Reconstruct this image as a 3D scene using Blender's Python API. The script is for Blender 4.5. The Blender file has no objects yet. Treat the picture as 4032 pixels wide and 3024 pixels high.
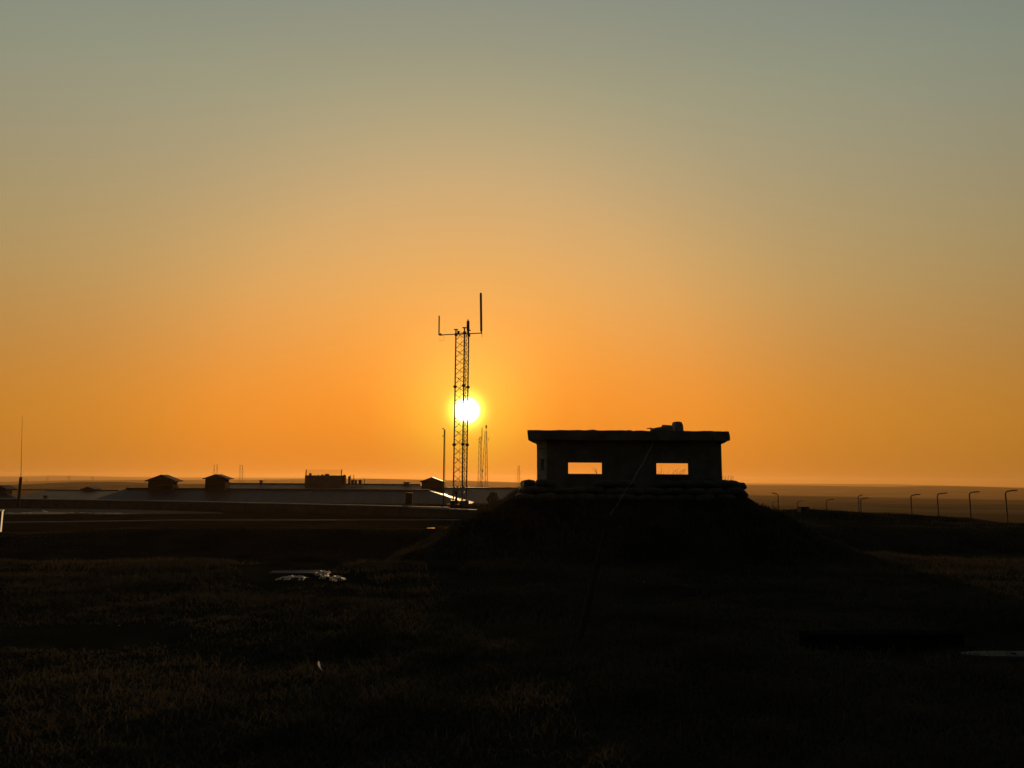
import bpy, bmesh, math, random
import numpy as np
from mathutils import Vector, Matrix

random.seed(7)
RNG = np.random.default_rng(11)
SC = bpy.context.scene
COL = SC.collection

# ------------------------------------------------------------------ camera
EYE = 1.7
PITCH = math.radians(7.3)
ROLL = math.radians(0.35)
FPX = 2912.0            # focal length in pixels of the 4032 px wide photograph
fwd = Vector((0, math.cos(PITCH), math.sin(PITCH)))
up0 = Vector((0, -math.sin(PITCH), math.cos(PITCH)))
rt0 = Vector((1, 0, 0))
right = rt0 * math.cos(ROLL) + up0 * math.sin(ROLL)
up = up0 * math.cos(ROLL) - rt0 * math.sin(ROLL)
cam = bpy.data.cameras.new('camera')
cam.sensor_width = 36.0
cam.lens = 36.0 * FPX / 4032.0
cam.clip_start = 0.05
cam.clip_end = 40000.0
cam_o = bpy.data.objects.new('camera', cam)
COL.objects.link(cam_o)
M = Matrix(((right.x, up.x, -fwd.x), (right.y, up.y, -fwd.y), (right.z, up.z, -fwd.z))).to_4x4()
M.translation = Vector((0, 0, EYE))
cam_o.matrix_world = M
SC.camera = cam_o


def ray(px, py):
    d = right * ((px - 2016) / FPX) + up * ((1512 - py) / FPX) + fwd
    return d


def P(px, py, depth):
    """the point at world y = depth on the sight line through a photo pixel"""
    d = ray(px, py)
    return Vector((0, 0, EYE)) + d * (depth / d.y)


def G(px, py, z):
    """where the sight line through a photo pixel meets the level z"""
    d = ray(px, py)
    return Vector((0, 0, EYE)) + d * ((z - EYE) / d.z)


# ------------------------------------------------------------------ sky and sun
SUN = ray(1838, 1616).normalized()
SUN_EL = math.asin(SUN.z)
SUN_AZ = math.atan2(SUN.x, SUN.y)

world = bpy.data.worlds.new('World')
SC.world = world
world.use_nodes = True
nt = world.node_tree
nt.nodes.clear()


def N(kind, **kw):
    n = nt.nodes.new(kind)
    for k, v in kw.items():
        setattr(n, k, v)
    return n


def link(a, b):
    nt.links.new(a, b)


def math_node(op, a, b=None):
    n = N('ShaderNodeMath', operation=op)
    for i, v in enumerate((a, b)):
        if v is None:
            continue
        if isinstance(v, (int, float)):
            n.inputs[i].default_value = v
        else:
            link(v, n.inputs[i])
    return n.outputs[0]


def ramp(fac, knots, cols, n=30, power=1.0):
    """colour ramp through smooth stops; knots in the units of fac (0..knots[-1])"""
    top = knots[-1]
    r = N('ShaderNodeValToRGB')
    k = np.array(knots, float)
    c = np.array(cols, float)
    lc = np.log(c)
    # monotone cubic through the knots
    h = np.diff(k)
    dl = np.diff(lc, axis=0) / h[:, None]
    m = np.zeros_like(lc)
    m[0], m[-1] = dl[0], dl[-1]
    for i in range(1, len(k) - 1):
        same = dl[i - 1] * dl[i] > 0
        m[i] = np.where(same, 2 * dl[i - 1] * dl[i] / np.where(same, dl[i - 1] + dl[i], 1), 0)
    t = np.linspace(0, 1, n) ** power * top
    el = r.color_ramp.elements
    for j, x in enumerate(t):
        i = min(np.searchsorted(k, x, side='right') - 1, len(k) - 2)
        s = (x - k[i]) / h[i]
        v = ((1 + 2 * s) * (1 - s) ** 2 * lc[i] + s * (1 - s) ** 2 * h[i] * m[i]
             + s * s * (3 - 2 * s) * lc[i + 1] + s * s * (s - 1) * h[i] * m[i + 1])
        v = np.exp(v)
        e = el[j] if j < 2 and j < len(el) and j == 0 else el.new(min(x / top, 1.0))
        e.position = float(min(x / top, 1.0))
        e.color = (float(v[0]), float(v[1]), float(v[2]), 1)
    # the stock second stop sits at 1.0 already; give it the last colour
    for e in el:
        if e.position > 0.9999:
            e.color = (float(c[-1][0]), float(c[-1][1]), float(c[-1][2]), 1)
    link(math_node('DIVIDE', fac, float(top)), r.inputs[0])
    return r.outputs[0]


tc = N('ShaderNodeTexCoord')
sep = N('ShaderNodeSeparateXYZ')
link(tc.outputs['Generated'], sep.inputs[0])
elev = math_node('MULTIPLY', math_node('ARCSINE', math_node('MAXIMUM', sep.outputs[2], 0.0)), 180 / math.pi)
dot = N('ShaderNodeVectorMath', operation='DOT_PRODUCT')
link(tc.outputs['Generated'], dot.inputs[0])
dot.inputs[1].default_value = SUN
# angle from the sun by the chord: stays exact close to the sun
dist = N('ShaderNodeVectorMath', operation='DISTANCE')
link(tc.outputs['Generated'], dist.inputs[0])
dist.inputs[1].default_value = SUN
theta = math_node('MULTIPLY', math_node('ARCSINE', math_node('MINIMUM', math_node('MULTIPLY', dist.outputs['Value'], 0.5), 1.0)), 360 / math.pi)

R_el = ramp(elev, [0, 4, 9, 16, 26, 35, 60, 90],
            [(.82, .375, .028), (.91, .462, .038), (.78, .492, .086), (.627, .565, .170), (.457, .572, .260),
             (.336, .488, .275), (.2, .42, .32), (.15, .38, .33)], power=1.6)
S_th = ramp(theta, [0, 3, 6, 9, 16, 26, 40, 60, 90, 130, 180],
            [(1.05, 1.3, 1.4), (1, .93, .92), (.93, .66, .68), (.90, .565, .57), (.89, .575, .66), (.675, .50, .665), (.50, .418, .655), (.27, .26, .42),
             (.06, .09, .2), (.02, .035, .09), (.012, .022, .06)], power=1.8)
glow = N('ShaderNodeMix', data_type='RGBA', blend_type='MULTIPLY')
glow.inputs[0].default_value = 1.0
link(R_el, glow.inputs[6])
link(S_th, glow.inputs[7])

# the sun's overexposed disc and the tight yellow aureole round it
core = math_node('EXPONENT', math_node('MULTIPLY', math_node('POWER', math_node('DIVIDE', theta, 0.46), 2.2), -1.0))
core_c = N('ShaderNodeMix', data_type='RGBA', blend_type='MIX')
link(core, core_c.inputs[0])
core_c.inputs[6].default_value = (0, 0, 0, 1)
core_c.inputs[7].default_value = (170, 155, 128, 1)
ring = math_node('EXPONENT', math_node('MULTIPLY', math_node('POWER', math_node('DIVIDE', theta, 1.22), 2.6), -1.0))
ring_c = N('ShaderNodeMix', data_type='RGBA', blend_type='MIX')
link(ring, ring_c.inputs[0])
ring_c.inputs[6].default_value = (0, 0, 0, 1)
ring_c.inputs[7].default_value = (1.5, 1.7, 0.2, 1)


def addc(a, b):
    n = N('ShaderNodeMix', data_type='RGBA', blend_type='ADD')
    n.inputs[0].default_value = 1.0
    link(a, n.inputs[6])
    link(b, n.inputs[7])
    return n.outputs[2]


dusk = addc(addc(glow.outputs[2], core_c.outputs[2]), ring_c.outputs[2])
sky = N('ShaderNodeTexSky', sky_type='NISHITA', sun_disc=False)
sky.sun_elevation = SUN_EL
sky.sun_rotation = SUN_AZ
sky.air_density = 3.0
sky.dust_density = 10.0
sky.ozone_density = 3.0
bg1 = N('ShaderNodeBackground')
bg1.inputs[1].default_value = 0.05
link(sky.outputs[0], bg1.inputs[0])
bg2 = N('ShaderNodeBackground')
bg2.inputs[1].default_value = 1.0
link(dusk, bg2.inputs[0])
ad = N('ShaderNodeAddShader')
link(bg1.outputs[0], ad.inputs[0])
link(bg2.outputs[0], ad.inputs[1])
wo = N('ShaderNodeOutputWorld')
link(ad.outputs[0], wo.inputs[0])

sun_l = bpy.data.lights.new('sun', 'SUN')
sun_l.energy = 2.2
sun_l.angle = math.radians(0.5)
sun_l.color = (1.0, 0.6, 0.27)
sun_o = bpy.data.objects.new('sun', sun_l)
sun_o.rotation_euler = SUN.to_track_quat('Z', 'Y').to_euler()
sun_o.location = (0, 0, 60)
COL.objects.link(sun_o)

SC.view_settings.view_transform = 'Standard'
SC.view_settings.look = 'None'
SC.view_settings.exposure = 0.0
SC.view_settings.gamma = 1.0
SC.view_settings.use_curve_mapping = False
SC.render.engine = 'CYCLES'
cy = SC.cycles
cy.use_denoising = True
try:
    cy.denoiser = 'OPENIMAGEDENOISE'
    cy.denoising_input_passes = 'RGB_ALBEDO_NORMAL'
except Exception:
    pass
cy.max_bounces = 6
cy.diffuse_bounces = 3
cy.glossy_bounces = 3
cy.transmission_bounces = 4
cy.volume_bounces = 0
cy.sample_clamp_indirect = 4.0
cy.caustics_reflective = False
cy.caustics_refractive = False


# ------------------------------------------------------------------ materials
def mat(name, col, rough=0.85, metal=0.0, col2=None, scale=4.0, bump=0.0, bscale=None, spec=0.3, translucent=0.0, tcol=None, stretch=(1, 1, 1)):
    m = bpy.data.materials.new(name)
    m.use_nodes = True
    t = m.node_tree
    b = t.nodes['Principled BSDF']
    out = t.nodes['Material Output']
    b.inputs['Roughness'].default_value = rough
    b.inputs['Metallic'].default_value = metal
    b.inputs['Specular IOR Level'].default_value = spec
    tcn = t.nodes.new('ShaderNodeTexCoord')
    mp = t.nodes.new('ShaderNodeMapping')
    mp.inputs['Scale'].default_value = stretch
    t.links.new(tcn.outputs['Object'], mp.inputs[0])
    csock = None
    if col2 is not None:
        nz = t.nodes.new('ShaderNodeTexNoise')
        nz.inputs['Scale'].default_value = scale
        nz.inputs['Detail'].default_value = 6.0
        nz.inputs['Roughness'].default_value = 0.65
        t.links.new(mp.outputs[0], nz.inputs['Vector'])
        cr = t.nodes.new('ShaderNodeValToRGB')
        cr.color_ramp.elements[0].position = 0.35
        cr.color_ramp.elements[1].position = 0.65
        cr.color_ramp.elements[0].color = (*col, 1)
        cr.color_ramp.elements[1].color = (*col2, 1)
        t.links.new(nz.outputs['Fac'], cr.inputs[0])
        csock = cr.outputs[0]
        t.links.new(csock, b.inputs['Base Color'])
    else:
        b.inputs['Base Color'].default_value = (*col, 1)
    if bump > 0:
        n2 = t.nodes.new('ShaderNodeTexNoise')
        n2.inputs['Scale'].default_value = bscale or scale * 4
        n2.inputs['Detail'].default_value = 5.0
        t.links.new(mp.outputs[0], n2.inputs['Vector'])
        bp = t.nodes.new('ShaderNodeBump')
        bp.inputs['Strength'].default_value = bump
        bp.inputs['Distance'].default_value = 0.02
        t.links.new(n2.outputs['Fac'], bp.inputs['Height'])
        t.links.new(bp.outputs[0], b.inputs['Normal'])
    if translucent > 0:
        tr = t.nodes.new('ShaderNodeBsdfTranslucent')
        if tcol is not None:
            tr.inputs[0].default_value = (*tcol, 1)
        elif csock is not None:
            t.links.new(csock, tr.inputs[0])
        else:
            tr.inputs[0].default_value = (*col, 1)
        mx = t.nodes.new('ShaderNodeMixShader')
        mx.inputs[0].default_value = translucent
        t.links.new(b.outputs[0], mx.inputs[1])
        t.links.new(tr.outputs[0], mx.inputs[2])
        t.links.new(mx.outputs[0], out.inputs['Surface'])
    return m


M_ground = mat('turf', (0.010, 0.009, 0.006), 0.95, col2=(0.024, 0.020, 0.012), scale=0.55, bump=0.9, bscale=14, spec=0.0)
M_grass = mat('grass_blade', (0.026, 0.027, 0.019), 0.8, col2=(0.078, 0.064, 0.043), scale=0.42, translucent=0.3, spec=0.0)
M_straw = mat('dry_stalk', (0.085, 0.066, 0.041), 0.8, translucent=0.3, spec=0.0)
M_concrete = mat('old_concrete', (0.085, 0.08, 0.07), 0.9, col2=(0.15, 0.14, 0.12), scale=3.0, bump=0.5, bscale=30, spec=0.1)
M_block = mat('block_concrete', (0.22, 0.205, 0.18), 0.9, col2=(0.36, 0.335, 0.295), scale=5.0, bump=0.5, bscale=40)  # paler than the front wall: light on the left corner put into the colour
M_sack = mat('hessian_sack', (0.05, 0.043, 0.03), 0.95, col2=(0.09, 0.08, 0.06), scale=6.0, bump=0.6, bscale=90)
M_rock = mat('stone', (0.14, 0.13, 0.12), 0.9, col2=(0.22, 0.20, 0.18), scale=8.0, bump=0.5)
M_steel = mat('galvanised_steel', (0.18, 0.18, 0.18), 0.55, metal=0.6, col2=(0.25, 0.24, 0.23), scale=6.0)
M_paint_dark = mat('dark_paint', (0.03, 0.03, 0.03), 0.5)
M_antenna = mat('antenna_radome', (0.05, 0.05, 0.05), 0.6)
M_roof = mat('metal_roofing', (0.052, 0.042, 0.036), 0.58, metal=0.0, col2=(0.07, 0.057, 0.049), scale=0.6, spec=0.06, stretch=(3, 0.3, 1))
M_roof2 = mat('weathered_roofing', (0.055, 0.045, 0.04), 0.5, col2=(0.072, 0.06, 0.052), scale=0.5, spec=0.05, stretch=(3, 0.3, 1))
M_wallb = mat('building_render', (0.09, 0.082, 0.07), 0.9, col2=(0.13, 0.115, 0.1), scale=1.5, spec=0.0)
M_timber = mat('timber', (0.018, 0.014, 0.010), 0.9, col2=(0.035, 0.027, 0.018), scale=9.0, stretch=(1, 1, 0.1), spec=0.05)
M_board = mat('grey_board', (0.05, 0.05, 0.048), 0.8, col2=(0.075, 0.072, 0.068), scale=6.0, spec=0.1)
M_plastic = mat('white_plastic', (0.42, 0.39, 0.35), 0.36, col2=(0.32, 0.30, 0.27), scale=9.0, translucent=0.55, spec=0.5, tcol=(0.85, 0.82, 0.76))
M_white = mat('white_metal', (0.7, 0.68, 0.64), 0.45, col2=(0.6, 0.58, 0.55), scale=5.0)
M_coping = mat('pale_coping', (0.30, 0.295, 0.29), 0.75, col2=(0.38, 0.37, 0.36), scale=2.0, spec=0.12)
M_asphalt = mat('asphalt', (0.022, 0.024, 0.023), 0.9, col2=(0.032, 0.033, 0.032), scale=2.0, spec=0.08)
M_line = mat('road_paint', (0.5, 0.49, 0.46), 0.7, col2=(0.35, 0.34, 0.32), scale=8.0)
M_lamp = mat('lamp_steel', (0.04, 0.04, 0.04), 0.7, spec=0.2)
M_leaf = mat('shrub_leaf', (0.03, 0.035, 0.015), 0.7, col2=(0.06, 0.055, 0.025), scale=3.0, translucent=0.3)
M_hole = mat('dark_interior', (0.02, 0.018, 0.015), 0.9, spec=0.0)
M_plate = mat('tread_plate', (0.05, 0.053, 0.047), 0.8, metal=0.0, col2=(0.075, 0.075, 0.07), scale=10.0, spec=0.1)
M_feather = mat('feather', (0.8, 0.78, 0.74), 0.6, translucent=0.5)
M_wire = mat('wire', (0.05, 0.045, 0.04), 0.7, metal=0.2)
M_water = mat('puddle_water', (0.012, 0.012, 0.012), 0.03, spec=0.5)

# far land: near turf turning to dry brown moor with distance
t = M_ground.node_tree
bsdf = t.nodes['Principled BSDF']
old = bsdf.inputs['Base Color'].links[0].from_socket
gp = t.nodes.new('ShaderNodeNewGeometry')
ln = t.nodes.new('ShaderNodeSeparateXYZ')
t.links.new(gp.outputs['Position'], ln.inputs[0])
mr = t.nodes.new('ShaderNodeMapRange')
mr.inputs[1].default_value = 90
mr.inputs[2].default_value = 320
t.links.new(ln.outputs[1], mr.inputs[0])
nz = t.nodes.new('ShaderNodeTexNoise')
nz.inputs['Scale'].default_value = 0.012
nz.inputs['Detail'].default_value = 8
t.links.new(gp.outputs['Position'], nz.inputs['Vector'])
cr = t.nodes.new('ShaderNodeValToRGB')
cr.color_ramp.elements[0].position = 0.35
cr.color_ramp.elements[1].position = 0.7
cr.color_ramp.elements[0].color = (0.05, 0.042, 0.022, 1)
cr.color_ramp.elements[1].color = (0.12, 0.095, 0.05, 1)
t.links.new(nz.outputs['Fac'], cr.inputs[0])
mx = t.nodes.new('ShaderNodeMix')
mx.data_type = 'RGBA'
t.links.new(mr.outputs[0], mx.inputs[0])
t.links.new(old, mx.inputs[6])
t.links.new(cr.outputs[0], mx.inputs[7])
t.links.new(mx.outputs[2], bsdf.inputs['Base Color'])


# ------------------------------------------------------------------ mesh helpers
class MB:
    def __init__(self):
        self.v = []
        self.f = []

    def add(self, vs, fs):
        o = len(self.v)
        self.v += [Vector(p) for p in vs]
        self.f += [tuple(i + o for i in f) for f in fs]
        return self

    def box(self, c, s, rot=None):
        c = Vector(c)
        hx, hy, hz = s[0] / 2, s[1] / 2, s[2] / 2
        vs = []
        for z in (-hz, hz):
            for x, y in ((-hx, -hy), (hx, -hy), (hx, hy), (-hx, hy)):
                p = Vector((x, y, z))
                if rot is not None:
                    p = rot @ p
                vs.append(c + p)
        return self.add(vs, [(3, 2, 1, 0), (4, 5, 6, 7), (0, 1, 5, 4), (1, 2, 6, 5), (2, 3, 7, 6), (3, 0, 4, 7)])

    def hexa(self, bottom, top):
        """eight corners: four below, four above, both counter-clockwise from above"""
        return self.add(list(bottom) + list(top), [(3, 2, 1, 0), (4, 5, 6, 7), (0, 1, 5, 4), (1, 2, 6, 5), (2, 3, 7, 6), (3, 0, 4, 7)])

    def tube(self, p0, p1, r0, r1=None, n=6, caps=True):
        return self.path([p0, p1], [r0, r0 if r1 is None else r1], n, caps)

    def path(self, pts, rs, n=6, caps=True):
        pts = [Vector(p) for p in pts]
        if not isinstance(rs, (list, tuple)):
            rs = [rs] * len(pts)
        vs = []
        for i, p in enumerate(pts):
            d = (pts[min(i + 1, len(pts) - 1)] - pts[max(i - 1, 0)]).normalized()
            a = d.cross(Vector((0, 1, 0.01)))
            if a.length < 1e-3:
                a = d.cross(Vector((1, 0, 0)))
            a.normalize()
            b = d.cross(a)
            for k in range(n):
                t_ = 2 * math.pi * k / n
                vs.append(p + (a * math.cos(t_) + b * math.sin(t_)) * rs[i])
        fs = []
        for i in range(len(pts) - 1):
            for k in range(n):
                k2 = (k + 1) % n
                fs.append((i * n + k, i * n + k2, (i + 1) * n + k2, (i + 1) * n + k))
        if caps:
            fs.append(tuple(range(n - 1, -1, -1)))
            fs.append(tuple((len(pts) - 1) * n + k for k in range(n)))
        return self.add(vs, fs)

    def prism(self, poly, z0, z1):
        n = len(poly)
        vs = [(p[0], p[1], z0) for p in poly] + [(p[0], p[1], z1) for p in poly]
        fs = [tuple(range(n - 1, -1, -1)), tuple(range(n, 2 * n))]
        fs += [(i, (i + 1) % n, n + (i + 1) % n, n + i) for i in range(n)]
        return self.add(vs, fs)


def tag(o, label=None, cat=None, group=None, kind=None):
    if label:
        o['label'] = label
    if cat:
        o['category'] = cat
    if group:
        o['group'] = group
    if kind:
        o['kind'] = kind
    return o


def mesh_of(name, mb, m, origin=(0, 0, 0), smooth=False):
    me = bpy.data.meshes.new(name)
    og = Vector(origin)
    me.from_pydata([tuple(v - og) for v in mb.v], [], mb.f)
    me.materials.append(m)
    if smooth:
        me.polygons.foreach_set('use_smooth', [True] * len(me.polygons))
    me.update()
    return me


def world_loc(o):
    v = Vector((0, 0, 0))
    while o is not None:
        v += o.location
        o = o.parent
    return v


def obj(name, mb, m, parent=None, loc=None, smooth=False):
    """one mesh object from points given in world space"""
    if parent is not None:
        og = world_loc(parent)
        if loc is not None:
            og = Vector(loc)
    else:
        og = Vector(loc) if loc is not None else Vector((0, 0, 0))
    o = bpy.data.objects.new(name, mesh_of(name, mb, m, og, smooth))
    COL.objects.link(o)
    if parent is not None:
        o.parent = parent
        o.location = og - world_loc(parent)
    else:
        o.location = og
    return o


def thing(name, label, cat, loc, group=None):
    o = bpy.data.objects.new(name, None)
    o.empty_display_size = 0.2
    COL.objects.link(o)
    o.location = loc
    return tag(o, label, cat, group)


def rotz(a):
    return Matrix.Rotation(a, 3, 'Z')


# ------------------------------------------------------------------ terrain
def vnoise(x, y, seed=0):
    xi = np.floor(x).astype(np.int64)
    yi = np.floor(y).astype(np.int64)
    xf = x - xi
    yf = y - yi
    u = xf * xf * (3 - 2 * xf)
    v = yf * yf * (3 - 2 * yf)

    def hsh(a, b):
        n = (a * 374761393 + b * 668265263 + seed * 1442695041) & 0x7fffffff
        n = ((n ^ (n >> 13)) * 1274126177) & 0x7fffffff
        n = n ^ (n >> 16)
        return (n & 0xffff) / 65535.0 * 2 - 1
    a = hsh(xi, yi)
    b = hsh(xi + 1, yi)
    c = hsh(xi, yi + 1)
    d = hsh(xi + 1, yi + 1)
    return (a * (1 - u) + b * u) * (1 - v) + (c * (1 - u) + d * u) * v


def fbm(x, y, seed=0, oct=4):
    s = 0
    a = 1.0
    for i in range(oct):
        s = s + a * vnoise(x * 2 ** i + 17.3 * i, y * 2 ** i - 9.1 * i, seed + i)
        a *= 0.5
    return s / 1.9


def sstep(a, b, x):
    t_ = np.clip((x - a) / (b - a), 0, 1)
    return t_ * t_ * (3 - 2 * t_)


def ridge_table(D, pts):
    us, zs = [], []
    for px, py in pts:
        p = P(px, py, D)
        us.append(p.x / p.y)
        zs.append(p.z)
    return np.array(us), np.array(zs)


R1 = ridge_table(1000, [(-700, 1925), (0, 1912), (150, 1905), (310, 1897), (470, 1897.5), (620, 1903), (800, 1906), (1000, 1911), (1450, 1914), (2000, 1918), (2500, 1930),
                        (2950, 1951), (3300, 1957), (3700, 1966), (4032, 1972), (4700, 1985)])
R2 = ridge_table(3000, [(-700, 1900), (0, 1898), (300, 1891), (600, 1889), (1000, 1890), (1300, 1884), (1500, 1885), (1650, 1889), (1790, 1893), (2000, 1899), (2500, 1908),
                        (2940, 1910), (3150, 1911.5), (3300, 1914), (3500, 1917), (3650, 1913.5), (3800, 1915), (4032, 1922), (4700, 1930)])
R3 = ridge_table(7000, [(-700, 1872), (0, 1876), (140, 1874.5), (210, 1872), (400, 1875.5), (500, 1878), (700, 1879.5), (1000, 1881.5), (1200, 1881), (1450, 1884), (1800, 1891), (2050, 1899),
                        (2940, 1902.5), (3150, 1904.5), (3500, 1906), (3700, 1911), (4032, 1919), (4700, 1925)])
BL = ridge_table(24, [(-900, 2115), (0, 2101), (120, 2103), (250, 2098), (350, 2087), (520, 2083), (900, 2083), (1300, 2085), (1650, 2083), (1900, 2083), (2600, 2083)])
BR = ridge_table(27, [(2600, 2008), (3080, 2009), (3300, 2013), (3500, 2022), (3600, 2031), (3700, 2037), (3820, 2043), (3900, 2054), (3980, 2068), (4032, 2077), (4300, 2130)])

MX0, MX1, MY0, MY1 = 0.35, 5.2, 17.5, 22.7      # the flat top of the bunker's mound
MD = [0, .27, .5, .67, 1.0, 1.45, 1.75, 2.2, 2.75, 3.3, 3.8, 5]
MZ = [1.38, 1.30, 1.14, 1.03, .925, .68, .47, .22, -.05, -.28, -.6, -1.4]


def knots(q, ks, zs):
    """smooth interpolation in q between knots whose heights are arrays"""
    out = np.zeros_like(q)
    zs = [np.broadcast_to(np.asarray(z, float), q.shape) for z in zs]
    out[:] = zs[0]
    for i in range(len(ks) - 1):
        s = sstep(ks[i], ks[i + 1], q)
        sel = q >= ks[i]
        out = np.where(sel, zs[i] * (1 - s) + zs[i + 1] * s, out)
    return out


def hgt(x, y, fine=True):
    x = np.asarray(x, float)
    y = np.asarray(y, float)
    r = np.hypot(x, y)
    q = np.maximum(y, r * 0.62)
    u = np.clip(x / np.maximum(q, 0.3), -1.25, 1.25)
    z1 = np.interp(u, *R1)
    z2 = np.interp(u, *R2)
    z3 = np.interp(u, *R3)
    bl = np.interp(u, *BL)
    br = np.interp(u, *BR)
    far_k = [1000, 1700, 3000, 4300, 7000, 9500]
    far_z = [z1, z1 - 22, z2, z2 - 40, z3, z3 - 80]
    zl = knots(q, [0, 14.6, 16.3, 19, 21.0, 24, 26, 31, 57, 66, 73, 85, 120, 300] + far_k,
               [0, 0.02, -.25, -.62, -.45, bl, bl - .15, -1.25, -1.25, -1.25, -2.6, -4.1, -4.6, -15] + far_z)
    zr = knots(q, [0, 15, 19, 20.5, 23.2, 24.4, 27, 29, 40, 60, 97, 123, 161, 300] + far_k,
               [0, 0.02, -.1, -.3, .30, .36, br, br - .1, -1.6, -4.6, -7.45, -8.6, -10.3, -13] + far_z)
    w = sstep(.12, .30, u)
    z = zl * (1 - w) + zr * w
    # bank under the lattice tower
    bx = np.clip(np.abs(x + 4.8) - 4.2, 0, None)
    by = np.clip(np.abs(y - 63.6) - 2.0, 0, None)
    z = np.maximum(z, -.5 - 0.16 * (bx ** 2 + by ** 2))
    # mound round the bunker
    dx = np.maximum(np.maximum(MX0 - x, x - MX1), 0)
    dy = np.maximum(np.maximum(MY0 - y, y - MY1), 0)
    d = np.hypot(dx, dy)
    wob = 0.34 * fbm(x * .8, y * .8, 5, 4)
    zm = np.interp(d + wob * np.clip(d, 0, 1), MD, MZ)
    k = 0.12
    hh = np.clip(0.5 + 0.5 * (zm - z) / k, 0, 1)
    z = np.where(d < 4.5, z * (1 - hh) + zm * hh + k * hh * (1 - hh), z)
    if fine:
        near = 1 - sstep(30, 60, r)
        z = z + near * (0.075 * fbm(x * .55, y * .55, 21, 3) + 0.035 * fbm(x * 2.3, y * 2.3, 31, 3)) * sstep(.5, 3, r)
        z = z + sstep(90, 250, r) * (1 - sstep(600, 950, r)) * 0.5 * fbm(x / 40, y / 40, 41, 4)
    return z


def H(x, y):
    return float(hgt(np.array([x]), np.array([y]))[0])


rad = np.concatenate([np.geomspace(.4, 11.8, 90), np.arange(12, 30, .13), np.arange(30, 130, .7), np.geomspace(131, 9500, 170)])
front = np.radians(np.arange(-42, 42.001, .16))
side = np.radians(np.concatenate([np.arange(45, 316, 3.0)]))
ang = np.concatenate([front, side])
nr, na = len(rad), len(ang)
RR, AA = np.meshgrid(rad, ang, indexing='ij')
X = RR * np.sin(AA)
Y = RR * np.cos(AA)
Z = hgt(X, Y)
verts = np.stack([X, Y, Z], -1).reshape(-1, 3)
i0 = (np.arange(nr - 1)[:, None] * na + np.arange(na)[None, :])
i1 = (np.arange(nr - 1)[:, None] * na + (np.arange(na)[None, :] + 1) % na)
quads = np.stack([i0, i0 + na, i1 + na, i1], -1).reshape(-1, 4)[:, ::-1]
centre = len(verts)
verts = np.concatenate([verts, [[0, 0, H(0, 0)]]])
fan = np.stack([np.full(na, centre), np.arange(na), (np.arange(na) + 1) % na], -1)[:, ::-1]


def np_mesh(name, verts, quads, tris, m, smooth=True):
    me = bpy.data.meshes.new(name)
    nl = quads.size + tris.size
    me.vertices.add(len(verts))
    me.vertices.foreach_set('co', np.ascontiguousarray(verts, np.float32).ravel())
    me.loops.add(nl)
    me.loops.foreach_set('vertex_index', np.concatenate([quads.ravel(), tris.ravel()]).astype(np.int32))
    me.polygons.add(len(quads) + len(tris))
    st = np.concatenate([np.arange(len(quads)) * 4, quads.size + np.arange(len(tris)) * 3]).astype(np.int32)
    me.polygons.foreach_set('loop_start', st)
    me.polygons.foreach_set('use_smooth', np.full(len(quads) + len(tris), smooth))
    me.materials.append(m)
    me.update(calc_edges=True)
    me.validate()
    o = bpy.data.objects.new(name, me)
    COL.objects.link(o)
    return o


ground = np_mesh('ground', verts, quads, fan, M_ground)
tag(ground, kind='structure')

# ------------------------------------------------------------------ yard, kerb and low walls on the left
ZY = -1.215


def sheet(name, pts, z0, z1, m, parent=None):
    mb = MB()
    mb.prism([(p.x, p.y) for p in pts], z0, z1)
    o = obj(name, mb, m, parent)
    return o


yard = sheet('pavement', [G(px, py, ZY) for px, py in ((-260, 2025), (480, 2024.5), (880, 2021.5), (870, 2017), (520, 2006), (-260, 1999))], ZY - .12, ZY, M_asphalt)
tag(yard, kind='structure')
marks = [(22, 2019, 22), (80, 2019.5, 14), (104, 2020, 12), (272, 2017.5, 14), (305, 2019, 26), (338, 2020.2, 18), (362, 2020.6, 40), (408, 2020.8, 26), (440, 2021.2, 34)]
for px, py, w in marks:
    a, b = G(px, py, ZY), G(px + w, py + .3, ZY)
    mb = MB()
    mb.add([(a.x, a.y, ZY + .004), (b.x, b.y, ZY + .004), (b.x, b.y + .45, ZY + .004), (a.x, a.y + .45, ZY + .004)], [(0, 1, 2, 3)])
    tag(obj('road_marking', mb, M_line), kind='structure')
a, b = G(163, 2010, ZY), G(181, 2016, ZY)
mb = MB()
mb.add([(a.x, a.y, ZY + .004), (b.x, b.y, ZY + .004), (b.x + .22, b.y, ZY + .004), (a.x + .22, a.y, ZY + .004)], [(0, 1, 2, 3)])
tag(obj('road_marking', mb, M_line), kind='structure')


def run(name, ptsl, w, z0, z1, m, kind=None, parent=None):
    """a strip of box section that follows a line of points seen at its top"""
    mb = MB()
    for i in range(len(ptsl) - 1):
        p, q_ = ptsl[i], ptsl[i + 1]
        d = (q_ - p)
        n = Vector((-d.y, d.x, 0)).normalized() * w
        mb.hexa([(p.x, p.y, z0), (q_.x, q_.y, z0), (q_.x + n.x, q_.y + n.y, z0), (p.x + n.x, p.y + n.y, z0)],
                [(p.x, p.y, z1), (q_.x, q_.y, z1), (q_.x + n.x, q_.y + n.y, z1), (p.x + n.x, p.y + n.y, z1)])
    o = obj(name, mb, m, parent)
    if kind:
        tag(o, kind=kind)
    return o


ZK = -1.20
run('kerb', [G(px, py, ZK) for px, py in ((-200, 2057), (20, 2055.5), (250, 2053), (500, 2049.5), (690, 2047), (1000, 2047), (1450, 2046), (1900, 2045))], .14, -1.5, ZK, M_coping, 'structure')


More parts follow.
